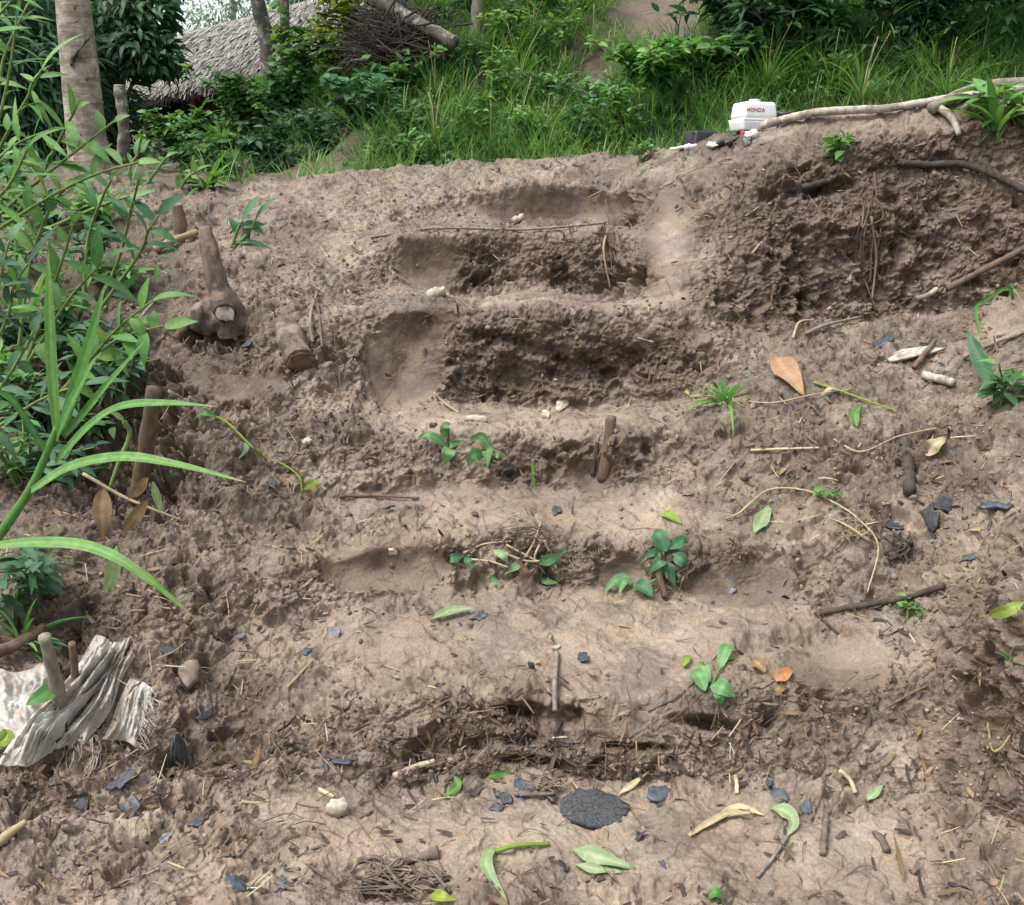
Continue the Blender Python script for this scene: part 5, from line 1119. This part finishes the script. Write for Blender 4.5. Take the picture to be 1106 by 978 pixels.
# small green plants on the right bank
def rplant(X, Y, h, n, ln, wd, m, label, name='weed', cat='weed', seed=0):
    p = gp(X, Y); s = mpp(X, Y); return shrub((p.x, p.y, p.z-.01), h*s, h*1.1*s, n, ln*s, wd*s, m, label, None, cat, name, 'lance', 4, 200+seed)
rplant(1080, 438, 46, 34, 26, 11, LF_MID, 'green broad-leaved weed at the right edge of the bank', seed=1)
gleaf([(1074, 425), (1066, 402), (1064, 382)], 16, LF_DARK, 'upright dark green leaf in the weed at the right edge', lifts=[6, 20, 34])
rplant(905, 172, 26, 44, 15, 8, GR_BRIGHT, 'low bright weed growing just below the bleached pole', seed=2)
rplant(1078, 140, 46, 40, 40, 10, GR_BRIGHT, 'green grassy weed at the right end of the crest', seed=3)
rplant(892, 540, 12, 12, 10, 8, GR_BRIGHT, 'tiny bright sprout beside the dry vine', 'sprout', 'sprout', 4)
rplant(980, 660, 16, 16, 11, 9, GR_BRIGHT, 'tiny bright sprout on the thin dark stick', 'sprout', 'sprout', 5)
rplant(690, 176, 20, 16, 15, 7, LF_TEAL, 'small sprout on the crest below the black cover', 'sprout', 'sprout', 6)
p = gp(785, 432); s = mpp(785, 432)
tuft(tuple(p), 58*s, 30, 5*s, GR_BRIGHT, 'thin bright grass tuft on the right bank left of the tan leaf', None, 301, .75, 'grass_tuft', 'grass tuft')
p = gp(1095, 705); tuft(tuple(p), 26*mpp(1095, 705), 12, 4*mpp(1095, 705), GR_BRIGHT, 'tiny grass tuft on the mound at the right edge', None, 302, .6)
p = gp(1075, 135); tuft(tuple(p), 60*mpp(1075, 135), 18, 8*mpp(1075, 135), GR_BRIGHT, 'broad-bladed grass tuft over the bleached pole at the right edge', None, 303, .8)
p = gp(225, 195); tuft(tuple(p), 40*mpp(225, 195), 30, 7*mpp(225, 195), GR_BRIGHT, 'small green tuft at the crest left of the soil mound', None, 304, .9)

# ------------------------------------------------------------------ charcoal, chips, stones, sticks
chip(640, 878, 36, M_SLAB, 'large rounded black charred slab on the bottom tread', 'charred_slab', 'charred slab', .72, .15, .16, .05, .055, lift=.7, seg=30, smooth=True)
CH = [(545, 862, 13, 'black charcoal lump left of the large slab'), (566, 850, 12, 'wedge of charcoal under the lowest riser, left of the large slab'), (538, 872, 8, 'small charcoal bit below the black lump'),
      (590, 856, 14, 'dark charred wood piece touching the root twigs'), (712, 858, 13, 'charcoal piece right of the large slab'), (840, 858, 11, 'bluish charcoal piece on the right of the bottom tread'),
      (832, 846, 9, 'thin charcoal sliver above the bluish piece on the bottom tread'), (868, 874, 8, 'charcoal lump beside the straw heap'), (132, 842, 13, 'black flake below the torn sack'), (370, 822, 13, 'blue-black charcoal below the left end of the lowest riser'),
      (352, 828, 8, 'small charcoal left of the blue-black piece'), (140, 872, 12, 'narrow black splinter on the lower left slope'), (86, 866, 13, 'dark flat flake low on the left slope'), (256, 955, 15, 'square bluish flake at the lower edge on the left'),
      (305, 954, 8, 'small black flake right of the square bluish flake'), (270, 962, 8, 'little black flake touching the square bluish flake'), (180, 905, 18, 'grey-black slab half buried on the lower left slope'), (214, 888, 9, 'thin black splinter above the half-buried slab'),
      (545, 512, 11, 'flat charcoal piece in the third riser below the seedlings'), (420, 548, 6, 'small blue-grey flake on the third tread'), (600, 552, 9, 'charcoal crumb above the uprooted weeds'), (520, 665, 8, 'dark flake beside the pale wilted leaf'),
      (360, 684, 10, 'dark flat flake at the left end of the second tread'), (575, 722, 8, 'upright bluish sliver near the middle of the lowest riser edge'), (630, 710, 9, 'black wrinkled piece on the lowest riser edge'), (955, 368, 14, 'black piece under the white bark chip'),
      (1020, 548, 17, 'curved black scrap on the right bank'), (1004, 560, 13, 'flat black scrap below the curved black scrap'), (1078, 546, 19, 'dark grey slab at the right edge of the bank'), (965, 568, 10, 'small dark scrap above the fibre tangle'),
      (1048, 604, 9, 'small dark flake on the right bank above the mound'), (828, 780, 9, 'dark bluish bit in the lowest riser under the orange leaf'), (268, 372, 9, 'bluish flake below the stump'), (262, 350, 8, 'shiny bluish flake between stump and log stub'), (295, 522, 6, 'small blue-grey flake on the left slope below the vine'),
      (180, 702, 8, 'purplish flake above the torn sack'), (262, 688, 6, 'small grey-blue flake on the left slope'), (330, 704, 7, 'dark flake left of the second tread'), (200, 740, 6, 'tiny dark flake right of the torn sack'), (220, 772, 8, 'thin dark flake on the slope right of the torn sack'),
      (716, 934, 6, 'small black bit on the bottom tread below the shredded leaf'), (610, 936, 6, 'tiny black bit left of the shredded leaf'), (1030, 955, 6, 'small black bit at the lower right'), (790, 638, 6, 'dark bit on the second tread'), (470, 842, 7, 'dark crumb beside the pale wood chip'), (690, 905, 7, 'dark crumb at the right foot of the large slab')]
for k, (X, Y, rd, lb_) in enumerate(CH):
    chip(X, Y, rd, M_CHARB if k % 3 == 1 or 'blu' in lb_ or 'grey' in lb_ else M_CHAR, lb_, asp=.45+.4*((k*37) % 10)/10, ang=k*1.7, thick=.22, tilt=.3, jag=.28, seed=k+40, lift=.2)
mb = MB(); p, n_ = at(190, 816); s = mpp(190, 816)
for k in range(5): flake(mb, p+n_*.006+Vector((.006*(k-2), 0, .004*k)), n_, 17*s, .006, 1.2+.1*k, .45, .12, .15, 70+k)
solo(mb, 'charred_plank', M_CHAR, 'striated charred wood piece stuck in the lower left slope', 'charred wood', p, None, False)
chip(365, 877, 11, M_STONE, 'cream-coloured crumbly stone on the left of the bottom tread', 'stone', 'stone', .85, .3, 1.1, .2, .12, lift=.4, smooth=True)
chip(516, 454, 13, M_STONE, 'tan flat stone on the fourth tread', 'stone', 'stone', .5, .1, .5, .2, .18, smooth=True)
for k, (X, Y, rd, lb_) in enumerate([(472, 318, 11, 'pale flat stone on the edge of the fourth riser top'), (606, 438, 8, 'pale stone at the foot of the fourth riser'), (589, 450, 7, 'small pale stone left of another at the foot of the fourth riser'), (560, 238, 8, 'greyish stone on the uppermost tread'), (332, 478, 6, 'small light stone on the left slope above the vine'), (204, 728, 14, 'squarish mud block on the slope right of the torn sack'), (425, 596, 5, 'white pebble by the scooped hollow in the second riser'), (600, 700, 5, 'small pale pebble on the lowest riser edge')]):
    chip(X, Y, rd, M_SOIL if rd > 13 else M_STONE, lb_, 'clod' if rd > 13 else 'stone', 'clod' if rd > 13 else 'stone', .75, k, .8, .2, .16, lift=.2, smooth=True)
stick([(426, 837), (448, 829), (470, 822)], 4.2, 3.6, M_CHIPW, 'flat pale split-wood chip on the bottom tread', 'wood_chip', 'wood chip', rough=.05, sides=4)
stick([(344, 853), (352, 857), (361, 861)], 3, 2.6, M_CHIPW, 'small pale wood splinter above the cream stone', 'wood_chip', 'wood chip', sides=4)
stick([(260, 866), (276, 867), (292, 865)], 1.8, 1.4, STRAW, 'short pale straw on the left end of the bottom tread', 'straw', 'straw')
stick([(366, 536), (410, 538), (452, 540)], 1.7, 1.5, W_BROWN, 'long thin brown twig lying along the third tread', 'twig', 'twig', lifts=[2, 4, 2])
stick([(978, 482), (980, 506), (983, 534)], 6.5, 6, W_DARK, 'short dark stick lying upright on the right bank', lifts=[4, 6, 4], rough=.25)
stick([(885, 664), (930, 658), (980, 648), (1022, 636)], 3.2, 3, W_DARK, 'long dark stick lying at the right end of the second tread', lifts=[3, 5, 5, 5])
stick([(880, 662), (892, 672), (906, 684)], 1.8, 1.2, W_DARK, 'short dark side twig below the long dark stick', 'twig', 'twig')
stick([(597, 766), (598, 740), (601, 706)], 3, 2.6, W_GREY, 'grey twig hanging over the lowest riser edge', 'twig', 'twig', lifts=[5, 5, 2])
stick([(888, 924), (889, 905), (892, 884)], 3.6, 3, W_MUD, 'dark knobbly stick standing on the right of the bottom tread', lifts=[2, 6, 6], rough=.4)
stick([(958, 922), (952, 910), (944, 900)], 3.6, 3, W_MUD, 'thick short root end on the right of the bottom tread', 'root', 'root', lifts=[3, 3, 2])
stick([(922, 858), (916, 848), (908, 836)], 2.4, 2, STRAW, 'pale straw sticking up under the lowest riser on the right', 'straw', 'straw', lifts=[3, 8, 12])
gleaf([(936, 868), (946, 860), (954, 848)], 8, LF_PALE, 'pale leaf beside the straw under the lowest riser', wave=.15)
stick([(796, 858), (795, 848), (794, 838)], 2.4, 2, M_CHIPW, 'white stub of straw under the lowest riser near the centre right', 'straw', 'straw', lifts=[2, 5, 8])
chip(980, 386, 24, W_WHITE, 'whitish bark chip lying on the right bank', 'bark_chip', 'bark', .28, .5, .12, .12, .18, lift=.8)
stick([(986, 402), (998, 390), (1012, 374)], 3, 2.6, W_BROWN, 'brown stick crossing the end of the whitish bark chip', lifts=[6, 10, 8])
stick([(996, 408), (1014, 414), (1030, 418)], 4.4, 4, W_WHITE, 'short white stick below the bark chip', lifts=[3, 4, 3])
stick([(870, 362), (892, 354), (930, 344)], 2, 1.6, W_GREY, 'grey stem lying at the foot of the right bank face', 'twig', 'twig', lifts=[3, 5, 4])
stick([(856, 366), (862, 352), (878, 346)], 1.4, 1, STRAW, 'curved thin straw at the foot of the right bank face', 'straw', 'straw', lifts=[2, 6, 3])
stick([(990, 324), (1002, 318), (1012, 312)], 2.6, 2.2, W_WHITE, 'short pale stick in line with the straight brown stick', lifts=[3, 4, 3])
stick([(810, 486), (850, 484), (884, 484)], 1.5, 1.2, STRAW, 'thin horizontal straw on the right bank', 'straw', 'straw')
stick([(470, 424), (482, 436), (496, 446)], 1.6, 1.2, STRAW, 'pale thin straw at the left foot of the fourth riser', 'straw', 'straw')
stick([(700, 768), (740, 746), (780, 700)], .9, .7, W_DARK, 'hair-thin root over the lowest riser', 'root', 'root')
stick([(958, 766), (980, 752), (1004, 740)], 1.6, 1.2, W_BROWN, 'thin root lying in the right part of the lowest riser', 'root', 'root', lifts=[3, 6, 4])
stick([(1066, 782), (1072, 808), (1088, 812), (1094, 796)], 1.2, .9, STRAW, 'looped thin root hanging at the right edge mound', 'root', 'root', lifts=[4, 8, 8, 4])
stick([(312, 742), (322, 730), (338, 714)], 1.6, 1.2, STRAW, 'pale straw on the left end of the lowest riser', 'straw', 'straw')
stick([(404, 714), (420, 720), (436, 726)], 1.2, 1, STRAW, 'thin straw at the left of the lowest riser edge', 'straw', 'straw')

# ------------------------------------------------------------------ what nobody could count: crumbs, straw bits, dark bits
def scatter_idx(n, wgt, seed):
    r = np.random.default_rng(seed); ok = (GPX > -40) & (GPX < 1150) & (GPY > 150) & (GPY < 1010) & (GFW > .5)
    w = (wgt*ok).ravel()*np.clip(GFW.ravel(), .3, 6)**-.3; c = np.cumsum(w); k = np.searchsorted(c, r.random(n)*c[-1]); return np.clip(k, 0, len(c)-1), r
Gf, Nf, Fw = G.reshape(-1, 3), Ns.reshape(-1, 3), GFW.ravel()
ico = bmesh.new(); bmesh.ops.create_icosphere(ico, subdivisions=2, radius=1); ico.verts.index_update()
IV = np.array([v.co for v in ico.verts]); IF = np.array([[v.index for v in f.verts] for f in ico.faces]); ico.free()
k, r = scatter_idx(6500, .03+np.clip(rough-.25, 0, 1.0), 5); n = len(k)
sz = np.clip(r.lognormal(-5.75, .45, n), .0018, .009)*np.clip(Fw[k]/2.6, .8, 1.7)
q = (IV[None]+0.75*np.stack([fbm((IV[None]*1.4+r.uniform(0, 90, (n, 1, 3))).reshape(-1, 3), 1.0, 2, 5)]*3, -1).reshape(n, -1, 3)*IV[None])*(sz[:, None]*r.uniform(.6, 1.25, (n, 3)))[:, None]
V = (Gf[k]+Nf[k]*(sz*.25)[:, None])[:, None]+q
mb = MB(); mb.add(V.reshape(-1, 3), (IF[None]+(np.arange(n)*len(IV))[:, None, None]).reshape(-1, 3)); tn = np.repeat(r.random(n), len(IV))
o = mesh_np('soil_crumbs', V.reshape(-1, 3), (IF[None]+(np.arange(n)*len(IV))[:, None, None]).reshape(-1, 3), M_SOIL, None, {'dark': tn*.9, 'litter': tn*.4}); tag(o, kind='stuff')
def bits(name, n, wgt, ln, wd, m, seed, prof='strap', bend=.15, lift=.007):
    k, r = scatter_idx(n, wgt, seed); nn = Nf[k]; D = r.normal(0, 1, (n, 3)); D -= nn*(D*nn).sum(1)[:, None]*r.uniform(.75, 1, (n, 1)); mb = MB()
    leaves(mb, Gf[k]+nn*lift*r.uniform(.3, 1.5, (n, 1)), D, nn+r.normal(0, .4, (n, 3)), r.uniform(*ln, n), r.uniform(*wd, n), prof, 3, bend*r.normal(0, 1, n), .3)
    return tag(mb.build(name, m), kind='stuff')
bits('straw_litter', 650, litter**1.3*np.clip(rough, .3, 1)+.02, (.02, .10), (.002, .0045), STRAW, 21)
bits('dark_litter', 2600, litter*np.clip(rough, .25, 1)+.05, (.010, .050), (.004, .013), W_DARK, 22, 'strap', .4)
bits('bark_litter', 1500, litter*np.clip(rough, .25, 1)+.03, (.010, .055), (.004, .012), W_BROWN, 26, 'strap', .3)
bits('leaf_litter', 500, litter*np.clip(rough, .3, 1)+.02, (.014, .055), (.007, .018), LF_DEAD, 23, 'oval', .5)
k, r = scatter_idx(1600, litter+.6*sstep(.3, .7, steep), 24); mb = MB()
for i in k:
    p, n_ = Gf[i], Nf[i]; v = r.normal(0, 1, 3); v -= n_*(v@n_); v = v/np.linalg.norm(v)*r.uniform(.02, .09); mid = p+n_*r.uniform(.004, .02)
    tube(mb, [p-v-n_*.004, mid+r.normal(0, .008, 3), p+v-n_*.004+[0, 0, -.01]], r.uniform(.0008, .0020), .0007, 6, 4, cap=False, tone=r.random())
tag(mb.build('rootlets', W_BROWN), kind='stuff')
